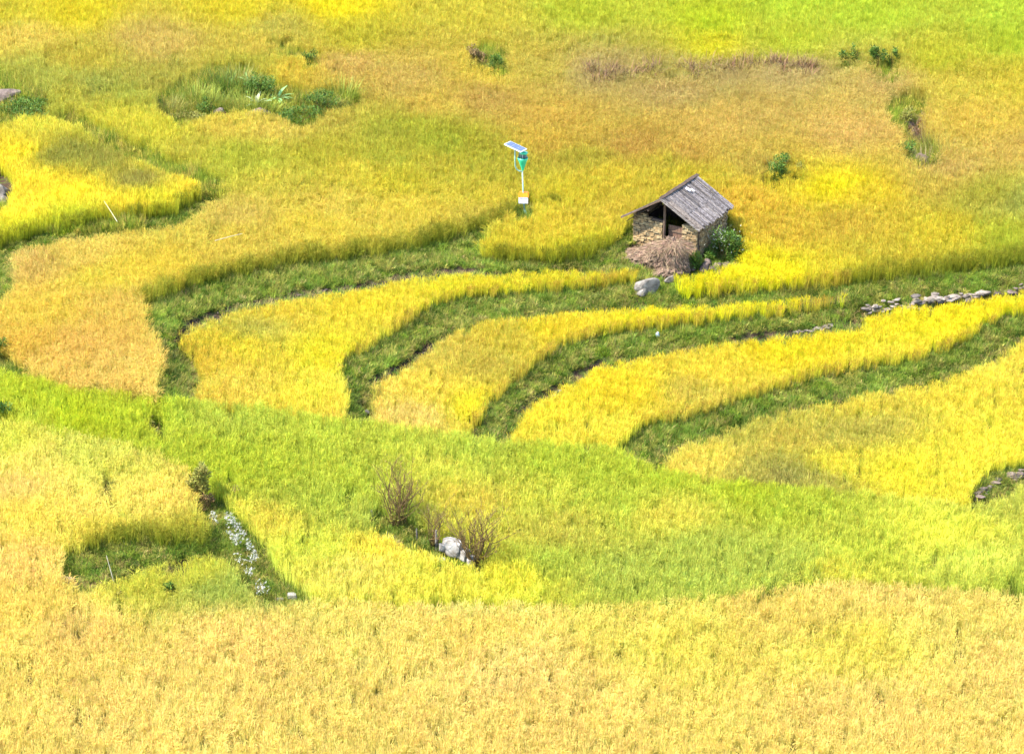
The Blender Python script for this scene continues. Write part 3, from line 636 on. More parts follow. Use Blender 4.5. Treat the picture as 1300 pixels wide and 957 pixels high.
shrub('bush', 'bluish green bush right of the dead brown bush', 'bush', 630, 96, 1.1, 1.0, 900, .045, 'leaf', 48)
shrub('bush', 'dark bush at the right end of the green streak near the top left', 'bush', 394, 86, .9, .95, 650, .045, 'leaf', 49)
tuft('weed_tuft', 'green streak of tall grass near the top left, left of a dark bush', 'grass', 362, 72, 2.0, .55, 260, 'leaf_light', 50)
for i, (a, b_, h_, lab) in enumerate([(1085,90,1.2,'upright leafy plant, leftmost of the four in a row at upper right'),(1114,93,1.45,'largest and darkest of the four upright leafy plants at upper right'),(1133,91,1.1,'slim leafy plant right of the largest upright plant at upper right'),(1070,91,.9,'short sparse leafy plant at the left end of the upright plant row')]):
    shrub('leafy_plant', lab, 'plant', a, b_, .55 if i != 1 else .9, h_, 260 if i != 1 else 620, .06, 'leaf', 60+i, 'upright leafy plants at upper right', 4, 6)
shrub('bush', 'dark green bush on the left lip of the gully at right', 'bush', 1145, 160, 1.2, .8, 900, .045, 'leaf_olive', 70)
tuft('weed_tuft', 'bright green grass tuft in the upper part of the gully', 'grass', 1156, 152, 1.0, .6, 260, 'leaf_light', 71)
shrub('bush', 'dark green bush in the lower part of the gully', 'bush', 1150, 205, .9, .9, 700, .045, 'leaf', 72)
tuft('weed_tuft', 'dry arching grass over the right side of the gully', 'grass', 1180, 208, 1.8, 1.1, 260, 'leaf_olive', 73, depth=1.4)
tuft('weed_tuft', 'dry brown grass at the top right of the gully', 'grass', 1180, 160, 1.6, .7, 200, 'straw', 74)
tuft('weed_tuft', 'grey green grass tuft just below the row of upright leafy plants', 'grass', 1128, 104, 1.4, .5, 160, 'leaf_olive', 75)
shrub('bush', 'dark heaped shrub against the left edge near the top', 'bush', 32, 152, 2.6, .75, 2200, .05, 'leaf', 80, clumps=16)
shrub('bush', 'dark green bush crowning the reddish earth at the left edge', 'bush', 2, 110, 1.6, .4, 500, .045, 'leaf', 81)
shrub('bush', 'small dark bush in the yellow weeds at upper left', 'bush', 90, 140, .6, .5, 260, .045, 'leaf_olive', 82)
tuft('weed_tuft', 'blue green clump of drooping grass at upper left', 'grass', 135, 118, 2.0, .7, 300, 'leaf_olive', 83)
tuft('weed_tuft', 'tall arching grass behind the broad leaved plants', 'grass', 285, 120, 2.4, 1.1, 420, 'leaf', 84, .025, depth=1.4)
tuft('weed_tuft', 'yellow green arching grass left of the broad leaved plants', 'grass', 268, 140, 2.2, 1.0, 300, 'leaf_light', 85, .022)
tuft('weed_tuft', 'yellow green arching grass in front of the broad leaved plants', 'grass', 310, 142, 2.0, 1.0, 300, 'leaf_light', 86, .022)
shrub('bush', 'dark bank shrub below and right of the broad leaved plants', 'bush', 378, 158, 2.2, .8, 2000, .04, 'leaf', 87, clumps=14)
shrub('bush', 'low dark weeds on the bank left of the broad leaved plants', 'bush', 240, 160, 1.6, .6, 900, .04, 'leaf_olive', 88)
tuft('weed_tuft', 'arching yellow green grass at the right end of the upper weedy bank', 'grass', 436, 130, 1.4, 1.1, 260, 'leaf_light', 89, .03)
for i, (a, b_, s_, lab, mt) in enumerate([(326,138,.95,'pale broad leaved plant, lowest of the broad leaved plants','leaf_pale'),(352,132,1.1,'largest light green broad leaved plant at upper left','leaf_broad'),(316,112,.8,'broad leaved plant on the upper edge of the weedy bank','leaf_broad'),(222,88,.7,'single pale broad leaved plant alone in the rice at upper left','leaf_broad')]):
    loc = at(a, b_); mb = MB(); rr = random.Random(i+5); random.seed(i+5)
    for k in range(11):
        an = rr.uniform(0, 6.283); tl = rr.uniform(.2, 1.0)
        mb.blade((0,0,.1), (math.cos(an)*math.sin(tl), math.sin(an)*math.sin(tl), math.cos(tl)), s_*rr.uniform(.5,.9), .17*s_, rr.uniform(.9,1.7), 6, tipw=.2)
    root = empty('broad_leaved_plant', loc); tag(root, lab, 'plant', 'broad leaved plants'); mb.build('leaves', M[mt], root, attr='bv')
    st = MB(); st.tube([(0,0,-.05),(0,0,.2)], [.03,.02], 6); st.build('stem', M['leaf_light'], root)
shrub('bush', 'dark bush cut by the left edge beside the orange rice', 'bush', -4, 458, .9, 1.0, 600, .05, 'leaf', 90)
shrub('bush', 'dark bush cut by the left edge in the lime green rice', 'bush', -2, 540, 1.1, 1.1, 800, .05, 'leaf', 91)
shrub('bush', 'dark weeds in the small hollow of the green rice at left', 'bush', 200, 562, .55, .75, 420, .05, 'leaf_olive', 92, depth=1.2)
shrub('bush', 'dark weeds higher in the hollow of the green rice at left', 'bush', 190, 545, .4, .5, 200, .05, 'leaf_olive', 93)
shrub('bush', 'narrow dark weeds in the pale rice at lower left', 'bush', 140, 638, .45, .8, 320, .05, 'leaf_olive', 94, depth=1.2)
shrub('leafy_plant', 'small dark leafy plant in the foreground rice edge', 'plant', 217, 764, .4, .75, 160, .07, 'leaf', 95, stems=3, clumps=4, lo=.7)
shrub('leafy_plant', 'sparse leafy weed right under the leaning cane', 'plant', 151, 768, .3, .8, 70, .06, 'leaf_olive', 96, stems=3, clumps=5)
tuft('weed_tuft', 'dark green tuft among green rice at the left end of the lower right weeds', 'grass', 975, 758, 1.1, .6, 260, 'leaf', 97)
tuft('weed_tuft', 'taller green tuft at the right end of the lower right weeds', 'grass', 1022, 746, 1.8, .7, 360, 'leaf_light', 98)
tuft('weed_tuft', 'green weeds by the right edge above the foreground rice', 'grass', 1292, 760, 2.2, .7, 380, 'leaf_light', 99)
tuft('weed_tuft', 'small bright green tuft between the foreground weeds at right', 'grass', 1178, 746, 1.0, .55, 120, 'leaf_light', 110)
tuft('weed_tuft', 'bluish green grass tuft left of the white rock', 'grass', 532, 698, .8, .5, 220, 'leaf', 111)
tuft('weed_tuft', 'bluish green grass tuft left of the tallest twiggy shrub', 'grass', 440, 640, 1.0, .5, 200, 'leaf', 112)
tuft('weed_tuft', 'brown and yellow tuft on the low bank below the tallest twiggy shrub', 'grass', 484, 694, .8, .45, 160, 'straw', 113)
tuft('weed_tuft', 'dark tuft overhanging the thin bank at centre right', 'grass', 1004, 372, .9, .6, 200, 'leaf_olive', 114)
tuft('weed_tuft', 'dark weeds in the notch of the left field boundary', 'grass', 270, 306, .6, .6, 200, 'leaf_olive', 115)
tuft('weed_tuft', 'dark grass at the right tip of the left field boundary', 'grass', 281, 246, .7, .5, 200, 'leaf', 116)
tuft('weed_tuft', 'dark green tuft growing round the foot of the solar lamp', 'grass', 672, 277, .9, .45, 260, 'leaf_light', 117)
tuft('weed_tuft', 'green tuft where the strip below the hut meets the lower bank', 'grass', 864, 424, .7, .45, 200, 'leaf_light', 118)
tuft('weed_tuft', 'dark tuft by the wet edge of the fields right of the path', 'grass', 385, 764, 1.2, .55, 200, 'leaf_light', 119)
for i, (a, b_, w_, h_, mt, lab) in enumerate([
 (214,148,1.6,.9,'leaf_olive','olive grass at the left end of the upper weedy bank'),
 (246,132,1.8,1.0,'leaf_light','yellow green grass above the low dark weeds of the upper weedy bank'),
 (300,112,1.6,1.0,'leaf_olive','topmost dark arching grass of the upper weedy bank'),
 (338,150,1.4,.9,'leaf_light','bright grass tuft right of the pinkish earth patches'),
 (404,142,2.0,.9,'leaf_olive','olive grass between the dark bank shrub and the right end of the weedy bank'),
 (62,132,1.4,.8,'leaf_light','yellow green grass just right of the heaped shrub at the left edge'),
 (110,130,1.6,.7,'leaf_olive','olive grass between the small dark bush and the blue green clump')]):
    tuft('weed_tuft', lab, 'grass', a, b_, w_, h_, 320, mt, 130+i, .026, depth=1.2)
for i, (a, b_, w_, h_, mt, lab) in enumerate([
 (1172,182,.9,.9,'straw','dry brown grass in the waist of the gully'),
 (1186,194,1.0,.9,'leaf_olive','olive grass on the right side of the gully waist'),
 (1172,216,1.2,.9,'straw','dry pinkish grass over the bare lower end of the gully'),
 (1198,206,1.3,1.0,'leaf_olive','long olive grass at the right end of the lower gully')]):
    tuft('weed_tuft', lab, 'grass', a, b_, w_, h_, 200, mt, 150+i, .022, depth=1.0)
shrub('bush', 'dark brown leafy bush over the rubble in the middle of the gully', 'bush', 1160, 178, 1.0, .9, 900, .045, 'withered', 170)
shrub('bush', 'dark bush behind the broad leaved plants on the upper weedy bank', 'bush', 330, 128, 1.6, 1.2, 1500, .05, 'leaf', 172, clumps=12)
shrub('bush', 'dark bush right of the broad leaved plants, near the arching grass', 'bush', 412, 146, 1.8, 1.1, 1500, .045, 'leaf', 173, clumps=12)
shrub('bush', 'dark bush between the low dark weeds and the yellow green grass', 'bush', 262, 150, 1.2, .9, 900, .045, 'leaf', 174)
random.seed(17)
mbs = MB()
for k in range(46):
    a = random.choice((random.uniform(745,850), random.uniform(850,1035), random.uniform(850,1035))); b_ = 106-8*math.exp(-((a-960)/60)**2)+random.gauss(0, 4.5); q = at(a, b_, .52)
    for _ in range(26):
        an = random.uniform(0, 6.283); tl = random.uniform(.2, 1.25)
        mbs.blade(q+Vector((random.gauss(0,.18), random.gauss(0,.18), 0)), (math.cos(an)*math.sin(tl), math.sin(an)*math.sin(tl), math.cos(tl)), random.uniform(.4,.75), .03, random.uniform(.3,1.3), 3)
o = mbs.build('withered_scrub', M['withered'], attr='bv'); tag(o, 'reddish brown withered scrub along the upper edge of the brown rice field', 'scrub', kind='stuff')
# dead stalk and canes
def cane(label, a, b, r_=.018, mat='cane', name='cane'):
    mb = MB(); mb.tube([a, (Vector(a)+Vector(b))/2+Vector((0,0,.01)), b], [r_, r_*.9, r_*.7], 6); o = mb.build(name, M[mat]); return tag(o, label, 'stick')
b0 = at(146, 744); s0 = PXM(b0)*.9
cane('pale cane leaning on the short grassy bank at lower left', b0, b0+Vector((-.22, .1, 1.05)))
c0 = at(274, 330, .78); c1 = at(309, 322, .82)
cane('fallen pale stick lying on the orange rice', c0, c1, .014)
c0 = at(150, 300, .6); c1 = at(134, 283, .9)
cane('short pale stick sticking out at the left field boundary', c0, c1, .012)
b0 = at(300, 642); root = empty('dead_plant', b0); tag(root, 'thin reddish dead stalk standing right of the dark leafy sapling', 'plant')
mb = MB(); mb.tube([(0,0,-.05),(.01,0,.4),(0,0,.8)], [.014,.012,.006], 5); mb.build('stem', M['door'], root)
mb = MB(); foliage(mb, (0,0,.1), (.12,.1,.7), 60, .03, 5, 5, lo=.7); mb.build('foliage', M['leaf_brown'], root, attr='bv')
# grey stakes
for (a, b_, h_, r_, lab) in [(472,662,.42,.05,'short grey stump left of the tallest twiggy shrub'),(529,688,.5,.035,'thin grey stump between the first two twiggy shrubs'),(554,702,.85,.055,'tallest grey stump, in front of the thinnest twiggy shrub')]:
    mb = MB(); mb.tube([(0,0,-.1),(.01,0,h_*.5),(.0,0,h_)], [r_, r_*.95, r_*.6], 7); o = mb.build('stump', M['rock']); o.location = at(a, b_); tag(o, lab, 'stump', 'grey stumps among the twiggy shrubs')

# ------------------------------------------------------------------ rocks
BOXF = [(Vector(v).normalized(), d) for v, d in (((1,0,.1),.62),((-1,.1,0),.62),((0,1,0),.6),((0,-1,.15),.58),((.1,0,1),.6),((0,0,-1),.6),((1,1,.3),.8),((-1,-1,.5),.78),((1,-1,.6),.82))]
def rock(name, label, px, py, parts, mat, seed, dz=0, cat='rock', sub=3):
    loc = at(px, py); mb = MB()
    for k, (ox, oy, oz, rx, ry, rz, ro) in enumerate(parts):
        blob(mb, (ox, oy, oz), (rx, ry, rz), seed+k, .16, sub, flat=BOXF if mat == 'rock_pale' else facets(seed+k), rot=ro, col=(random.uniform(.88,1.08),)*3)
    o = mb.build(name, M[mat]); o.location = loc+Vector((0,0,dz)); return tag(o, label, cat)
rock('boulder', 'big pale grey boulder at the corner of the field below the hut', 823, 372, [(.0,.1,.22,.56,.44,.42,.5),(-.22,-.12,.06,.46,.36,.28,.6)], 'rock', 3)
rock('boulder', 'small grey stone just right of the big boulder', 850, 361, [(0,0,.2,.3,.2,.16,.1)], 'rock', 9)
rock('boulder', 'large white blocky rock beside the twiggy shrub', 578, 711, [(-.08,.15,.40,.50,.34,.38,-.5),(.26,.0,.24,.34,.28,.28,-.8),(-.42,.1,.42,.16,.14,.18,.2)], 'rock_pale', 21)
rock('boulder', 'small brownish white rock touching the right of the large white rock', 598, 722, [(0,0,.2,.2,.18,.24,.3),(.06,.05,.4,.12,.1,.12,.3)], 'rock_pale', 25)
rock('boulder', 'flat white stone left of the large white rock', 560, 713, [(0,0,.08,.22,.14,.08,.1)], 'rock_pale', 28)
rock('boulder', 'rounded white stone at the lower end of the flower path', 371, 762, [(0,0,.14,.22,.18,.15,.1)], 'rock_pale', 30)
rock('boulder', 'small low white stone left of the rounded white stone', 356, 764, [(0,0,.08,.16,.12,.1,.1),(-.14,.02,.06,.1,.08,.08,.1)], 'rock_pale', 33)
rock('boulder', 'pinkish brown rock at the left foot of the short grassy bank', 87, 746, [(0,0,.18,.36,.2,.26,-.5),(.2,-.12,.1,.22,.18,.18,0)], 'rock_brown', 36)
rock('boulder', 'small white stone on the bank left of the golden strip', 703, 507, [(0,0,.1,.13,.1,.09,.4)], 'rock_pale', 38)
rock('boulder', 'tiny pale stone above the small white stone on the bank', 711, 499, [(0,0,.08,.09,.08,.07,.4)], 'rock_pale', 39)
rock('boulder', 'small pale stone under the end of the second grass bank', 466, 528, [(0,0,.12,.1,.1,.16,.4)], 'rock', 40)
rock('boulder', 'grey weathered mound cut by the left edge', -6, 256, [(0,.1,.3,.75,.5,.55,.1),(.35,-.1,.1,.35,.4,.3,.1),(.3,-.35,.05,.3,.2,.2,.1)], 'rock', 42)
rock('earth_mound', 'reddish bare earth mound at the upper left edge', 4, 133, [(0,0,.25,1.0,.6,.5,0),(.5,-.1,.1,.7,.5,.35,0)], 'rock_brown', 45, cat='earth mound')
for i, (a, b_, w_, lab) in enumerate([(277,151,.3,'left low pinkish earth patch under the weedy bank'),(330,150,.48,'right low pinkish earth patch under the weedy bank')]):
    rock('earth_mound', lab, a, b_, [(0,0,.2,w_*1.3,w_*.6,.3,0)], 'rock_brown', 50+i, cat='earth mound')
rock('earth_mound', 'bare pinkish earth bank in the lower gully', 1166, 212, [(0,0,.22,.35,.7,.42,.7),(.2,-.2,.12,.32,.3,.28,.2)], 'rock_brown', 54, cat='earth mound')
rock('boulder', 'dark brown rubble in the middle of the gully', 1156, 172, [(0,0,.25,.4,.4,.35,0),(-.15,.3,.3,.3,.3,.25,0),(.15,-.35,.2,.3,.25,.25,.4)], 'clod', 57)
rock('boulder', 'dirt heap at the base of the stony patch right of the straw stack', 893, 345, [(0,0,.1,.3,.25,.4,0),(.2,.3,.2,.25,.2,.25,0)], 'rock_brown', 61)
o = rock('plastic_bag', 'pale blue plastic scrap lying on the bank below the hut', 834, 428, [(0,0,.1,.11,.09,.13,.3)], 'plastic', 63, cat='plastic bag')
# rubble right of the hut
mb = MB(); rr = random.Random(4)
for k in range(34):
    r_ = rr.uniform(.06,.2); blob(mb, (rr.gauss(0,.42), rr.gauss(0,.22), rr.uniform(0,.22)), (r_*1.3, r_, r_*.7), k, .2, 2, flat=facets(k), rot=rr.uniform(0,3), col=(rr.uniform(.7,1.15),)*3)
o = mb.build('rubble_heap', M['rock_brown']); o.location = at(905, 344); tag(o, 'heap of tan stones at the right foot of the hut', 'rubble')
# retaining walls and stone edges
def stone_line(name, label, pl, n, sz, mat, seed, up=.35, cat='stone wall', jit=.12):
    rr = random.Random(seed); mb = MB(); pts = resample(pl, n*3)
    for k in range(n):
        q = pts[min(len(pts)-1, int((k+rr.random())*3))]; base = at(q[0], q[1]); s_ = sz*rr.uniform(.5,1.3)
        z = rr.uniform(-.05, up)
        blob(mb, base+Vector((rr.gauss(0,.05), rr.gauss(0,jit)+z*.3, z)), (s_*rr.uniform(.9,1.9), s_*.8, s_*rr.uniform(.28,.6)), seed+k, .25, 2, flat=facets(seed*7+k, 22), rot=rr.uniform(-.4,.6), col=(rr.uniform(.5,1.2),)*3)
    o = mb.build(name, M[mat]); return tag(o, label, cat, kind='stuff' if name == 'soil_lumps' else None)
stone_line('stone_wall', 'dry stone retaining wall in the long bank at right', [(1098,402),(1130,397),(1165,391),(1200,388),(1250,384)], 90, .2, 'rock_wall' if 'rock_wall' in M else 'rock', 100, .45)
rs = random.Random(200)
for k in range(13):
    u = (k+rs.random())/13; a = 1010+u*50; b_ = 424-u*10+rs.uniform(-2, 2); s_ = rs.uniform(.08,.17); mb = MB()
    blob(mb, (0,0,.03), (s_*1.5, s_*.8, s_*.5), 200+k, .25, 2, flat=facets(900+k, 22), rot=rs.uniform(-.5,.6), col=(rs.uniform(.7,1.15),)*3)
    o = mb.build('stone', M['rock_wall']); o.location = at(a, b_); tag(o, 'low flat stone in the loose row just left of the retaining wall', 'stone', 'loose flat stones left of the retaining wall')
stone_line('stone_edge', 'dark stones at the right edge past the retaining wall', [(1256,384),(1300,372),(1330,366)], 60, .14, 'rock_brown', 300, .3, 'stone edge')
stone_line('stone_edge', 'long flat brown stone edge at the lower right', [(1234,634),(1255,622),(1280,610),(1310,602)], 42, .17, 'rock_brown', 400, .18, 'stone edge', .1)
stone_line('soil_lumps', 'crumbling soil lumps along the foot of the long curved bank', [(232,432),(246,411),(305,391),(372,377),(464,364),(500,356)], 120, .07, 'clod', 500, .08, 'soil lumps')
stone_line('soil_lumps', 'crumbling soil lumps along the foot of the second bank', [(474,488),(508,469),(542,445),(556,434)], 50, .08, 'clod', 700, .08, 'soil lumps')
# white flowers
def flower_patch(label, poly, n, seed):
    rr = random.Random(seed); random.seed(seed); mb = MB(); xs = [p[0] for p in poly]; ys = [p[1] for p in poly]; k = 0
    while k < n:
        x, y = rr.uniform(min(xs), max(xs)), rr.uniform(min(ys), max(ys))
        if not inpoly(np.array([x]), np.array([y]), poly)[0]: continue
        if fbm(np.array([x*.11]), np.array([y*.11]), 5)[0] < -.1+.3*rr.random(): continue
        q = at(x, y, rr.uniform(.35,.6)); k += 1
        for j in range(3):
            mb.blade(q+Vector((rr.gauss(0,.03), rr.gauss(0,.03), rr.gauss(0,.02))), (rr.gauss(0,1), rr.gauss(0,1), .6), .07, .06, .3, 1, side=Vector((rr.gauss(0,1), rr.gauss(0,1), .2)))
    o = mb.build('white_flowers', M['petal'], attr='bv'); tag(o, label, 'flowers', kind='stuff')
flower_patch('drift of small white flowers running down from the leafy sapling', [(266,668),(285,666),(300,676),(312,695),(322,712),(328,726),(318,728),(305,712),(296,700),(280,686)], 220, 3)
flower_patch('loose sprinkle of white flowers at the lower end of the flower path', [(298,722),(305,720),(345,768),(330,772)], 60, 4)

# ------------------------------------------------------------------ solar insect lamp
b0 = at(667, 275); root = empty('solar_lamp', b0); tag(root, 'pale green post with tilted solar panel, green funnel and white board', 'solar lamp')
s = PXM(b0); su = s*math.cos(math.asin((CAM_H)/math.hypot(b0.y, CAM_H)))
zz = lambda py: (275-py)/su
xx = lambda px_: (px_-667)/s
mb = MB(); mb.tube([(0,0,-.1),(xx(666),0,.25),(xx(664.5),0,zz(255)),(xx(663),0,zz(217))], [.034,.031,.028,.026], 10); mb.build('post', M['tube'], root, smooth=True)
mb = MB(); mb.tube([(xx(668.5),-.05,-.02),(xx(668),-.05,.12),(xx(666.5),-.03,.3)], [.05,.045,.03], 8); mb.build('foot_brace', M['tube'], root)
mb = MB(); pts = [(xx(663),0,zz(218.5)), (xx(659),-.0,zz(218)), (xx(656),0,zz(216)), (xx(654.2),0,zz(212)), (xx(653.8),0,zz(204)), (xx(653.8),0,zz(191))]
mb.tube(pts, .028, 8); mb.build('arm', M['tube'], root, smooth=True)
# funnel
mb = MB(); fx = xx(663.5); n = 20; prof = [(.05, zz(217)), (.07, zz(214)), (.15, zz(207)), (.205, zz(203)), (.205, zz(201)), (.19, zz(202.5)), (.13, zz(207)), (.03, zz(213))]
vs = [(fx+math.cos(2*math.pi*k/n)*r_, math.sin(2*math.pi*k/n)*r_, z_) for r_, z_ in prof for k in range(n)]
mb.add(vs, [(i*n+k, i*n+(k+1)%n, (i+1)*n+(k+1)%n, (i+1)*n+k) for i in range(len(prof)-1) for k in range(n)]); mb.build('funnel', M['funnel'], root, smooth=True)
mb = MB()
for a in range(4): mb.box((fx, 0, (zz(203)+zz(195.5))/2), (.34,.008,.25), Matrix.Rotation(a*math.pi/4+.2, 3, 'Z'))
mb.build('baffle', M['glass'], root)
mb = MB(); mb.tube([(fx,0,zz(203)),(fx,0,zz(196))], .035, 8); mb.build('bulb', M['white'], root)
mb = MB(); prof = [(.15, zz(196.5)), (.17, zz(195.5)), (.14, zz(194.5)), (.02, zz(194))]
vs = [(fx+.04+math.cos(2*math.pi*k/n)*r_, math.sin(2*math.pi*k/n)*r_, z_) for r_, z_ in prof for k in range(n)]
mb.add(vs, [(i*n+k, i*n+(k+1)%n, (i+1)*n+(k+1)%n, (i+1)*n+k) for i in range(len(prof)-1) for k in range(n)]); mb.build('lamp_cover', M['funnel'], root, smooth=True)
# panel
lo = Vector((.66,-.35,-.2)); sh = Vector((.25,.42,-.03)); sh -= lo*(sh.dot(lo)/lo.length_squared)*.3; nn = lo.cross(sh).normalized(); pc = Vector((xx(654.5), 0, zz(188)))
sol = empty('tmp', (0,0,0)); bpy.data.objects.remove(sol)
def slab(c, a, b_, nrm, t, k=1.0):
    a = a*k; b_ = b_*k
    vs = [c+a*i/2+b_*j/2+nrm*l*t/2 for i in (-1,1) for j in (-1,1) for l in (-1,1)]
    return vs, [(0,1,3,2),(4,6,7,5),(0,4,5,1),(2,3,7,6),(0,2,6,4),(1,5,7,3)]
mb = MB(); mb.add(*slab(pc, lo, sh, nn, .035)); pn = mb.build('panel_frame', M['alu'], root)
mb = MB()
for i in range(3):
    for j in range(2):
        c_ = pc+lo*((i-1)*.31)+sh*((j-.5)*.46)+nn*.021; mb.add(*slab(c_, lo*.29, sh*.43, nn, .006), col=(random.uniform(.85,1.15),)*3)
mb.build('solar_cells', M['cells'], pn)
# board and battery box
mb = MB(); bz = (zz(249.5)+zz(257.5))/2; mb.box((xx(664.3), -.08, bz), (.37,.06,zz(250)-zz(257.5))); bo = mb.build('board', M['white'], root)
mb = MB(); x_ = xx(664.3); z1_ = zz(249.2); z2_ = zz(243.5)
mb.add([(x_-.19,-.13,z1_),(x_+.21,-.13,z1_),(x_+.21,.1,z1_),(x_-.19,.1,z1_),(x_-.13,.0,z2_-.02),(x_+.19,.0,z2_-.04),(x_+.19,.08,z2_-.04),(x_-.13,.08,z2_-.02)], [(3,2,1,0),(4,5,6,7),(0,1,5,4),(1,2,6,5),(2,3,7,6),(3,0,4,7)])
mb.build('orange_cap', M['orange'], root)
mb = MB()
for k in range(3): mb.box((xx(664.3)+random.uniform(-.02,.02), -.1125, bz+.07-.06*k), (.3,.002,.014), col=(.55,.4,.4))
mb.build('lettering', M['white'], bo)

# ------------------------------------------------------------------ stone hut
AL = math.radians(58.6); hb = at(860, 308); hb.z -= .02
hut = empty('stone_hut', hb, AL); tag(hut, 'small stone hut with grey plank gable roof standing in the rice', 'hut')
RH, EV, HW, LX = 2.30, 1.37, 1.68, 1.47
fs = (EV-RH)/HW
random.seed(21)
WX0, WX1, WY = -.99, 1.26, 1.42
def zroof(y): return RH-abs(y)*((RH-EV) if y < 0 else (RH-EV)*1.5)/HW
def stones(mb, p0, p1, z0, ztop, nrm, dark=1., smin=.07, smax=.30):
    p0 = Vector(p0); p1 = Vector(p1); Ln = (p1-p0).length; d = (p1-p0)/Ln; z = z0
    R = Matrix((d, Vector(nrm), Vector((0,0,1)))).transposed()
    while True:
        rh = random.uniform(.045,.10); x = 0; any_ = False
        while x < Ln:
            l = random.uniform(smin, smax)*(1 if rh < .08 else .8); l = min(l, Ln-x)
            zt = ztop((p0+d*(x+l/2)))
            if z+rh <= zt+.02 and l > .03:
                any_ = True; g = random.uniform(.6,1.2)*dark; warm = random.uniform(.9,1.08)
                mb.box(p0+d*(x+l/2)+Vector(nrm)*random.uniform(-.03,.035)+Vector((0,0,z+rh/2)), (l-.014, .16, rh-.010), R, .012, (g*warm, g, g/warm))
            x += l
        z += rh
        if not any_ or z > 2.6: break
flat_top = lambda q: 1.30
# front wall left part, right pier
mb = MB(); stones(mb, (WX0, WY-.02, 0), (WX0, .10, 0), 0, lambda q: 1.30-.12*math.sin(q.y*4), (-1,0,0)); 
core = [(WX0+.10, (WY+.1)/2, .62, .14, WY-.1, 1.24), (WX0+.10, -(WY+.75)/2, .62, .14, WY-.75, 1.24)]
fw = mb.build('wall', M['stone_wall'], hut); fw['label'] = 'front wall of stacked tan stones'
mb = MB(); mb.box(core[0][:3], core[0][3:]); mb.build('wall_core', M['mortar'], fw)
mb = MB(); stones(mb, (WX0, -.75, 0), (WX0, -WY+.02, 0), 0, lambda q: min(1.34, zroof(q.y)-.06), (-1,0,0), .95); pr = mb.build('door_pier', M['stone_wall'], hut)
mb = MB(); mb.box(core[1][:3], core[1][3:]); mb.build('wall_core', M['mortar'], pr)
mb = MB(); stones(mb, (WX0+.09, -WY, 0), (WX1, -WY, 0), -.1, lambda q: 1.42, (0,-1,0), .9, .06, .22); rw = mb.build('wall', M['stone_wall'], hut)
mb = MB(); mb.box(((WX0+WX1)/2, -WY+.12, .66), (WX1-WX0-.2, .12, 1.4)); mb.build('wall_core', M['mortar'], rw)
mb = MB(); stones(mb, (WX0+.09, WY, 0), (WX1, WY, 0), -.1, lambda q: 2.22-.845*.93*(1.12+.42*(q.x+LX)/(2*LX)), (0,1,0), .9); lw_ = mb.build('wall', M['stone_wall'], hut)
mb = MB(); mb.box(((WX0+WX1)/2, WY-.12, .45), (WX1-WX0-.2, .12, .96)); mb.build('wall_core', M['mortar'], lw_)
mb = MB(); stones(mb, (WX1, -WY+.1, 0), (WX1, WY-.1, 0), -.1, lambda q: zroof(q.y)-.1, (1,0,0), .9); bw_ = mb.build('wall', M['stone_wall'], hut)
mb = MB(); mb.add([(WX1-.12,-WY+.2,0),(WX1-.12,WY-.2,0),(WX1-.12,WY-.2,1.3),(WX1-.12,0,2.1),(WX1-.12,-WY+.2,1.3)], [(0,1,2,3,4)]); mb.build('wall_core', M['mortar'], bw_)
# door, post, beams
mb = MB()
for k in range(5): mb.box((WX0+.16, -.68+.66*(k+.5)/5-.02, .52), (.04, .125, 1.12), None, .003, (random.uniform(.85,1.15),)*3)
dr = mb.build('door', M['door'], hut)
mb = MB(); mb.box((WX0+.125, -.36, .85), (.03,.62,.06)); mb.build('door_batten', M['wood'], dr)
mb = MB(); mb.tube([(WX0-.07,.04,0),(WX0-.06,.03,1.1),(WX0-.07,.035,2.14)], [.06,.055,.05], 7); mb.build('post', M['wood'], hut)
mb = MB(); mb.tube([(-LX+.12,0,RH-.09),(LX-.1,0,RH-.09)], .055, 7); mb.build('ridge_beam', M['wood'], hut)
mb = MB()
for y in (-1.3, -.65, .6): mb.tube([(-LX+.08, y, zroof(y)-.085), (LX-.06, y, zroof(y)-.085)], .04, 6)
mb.build('purlins', M['wood'], hut)
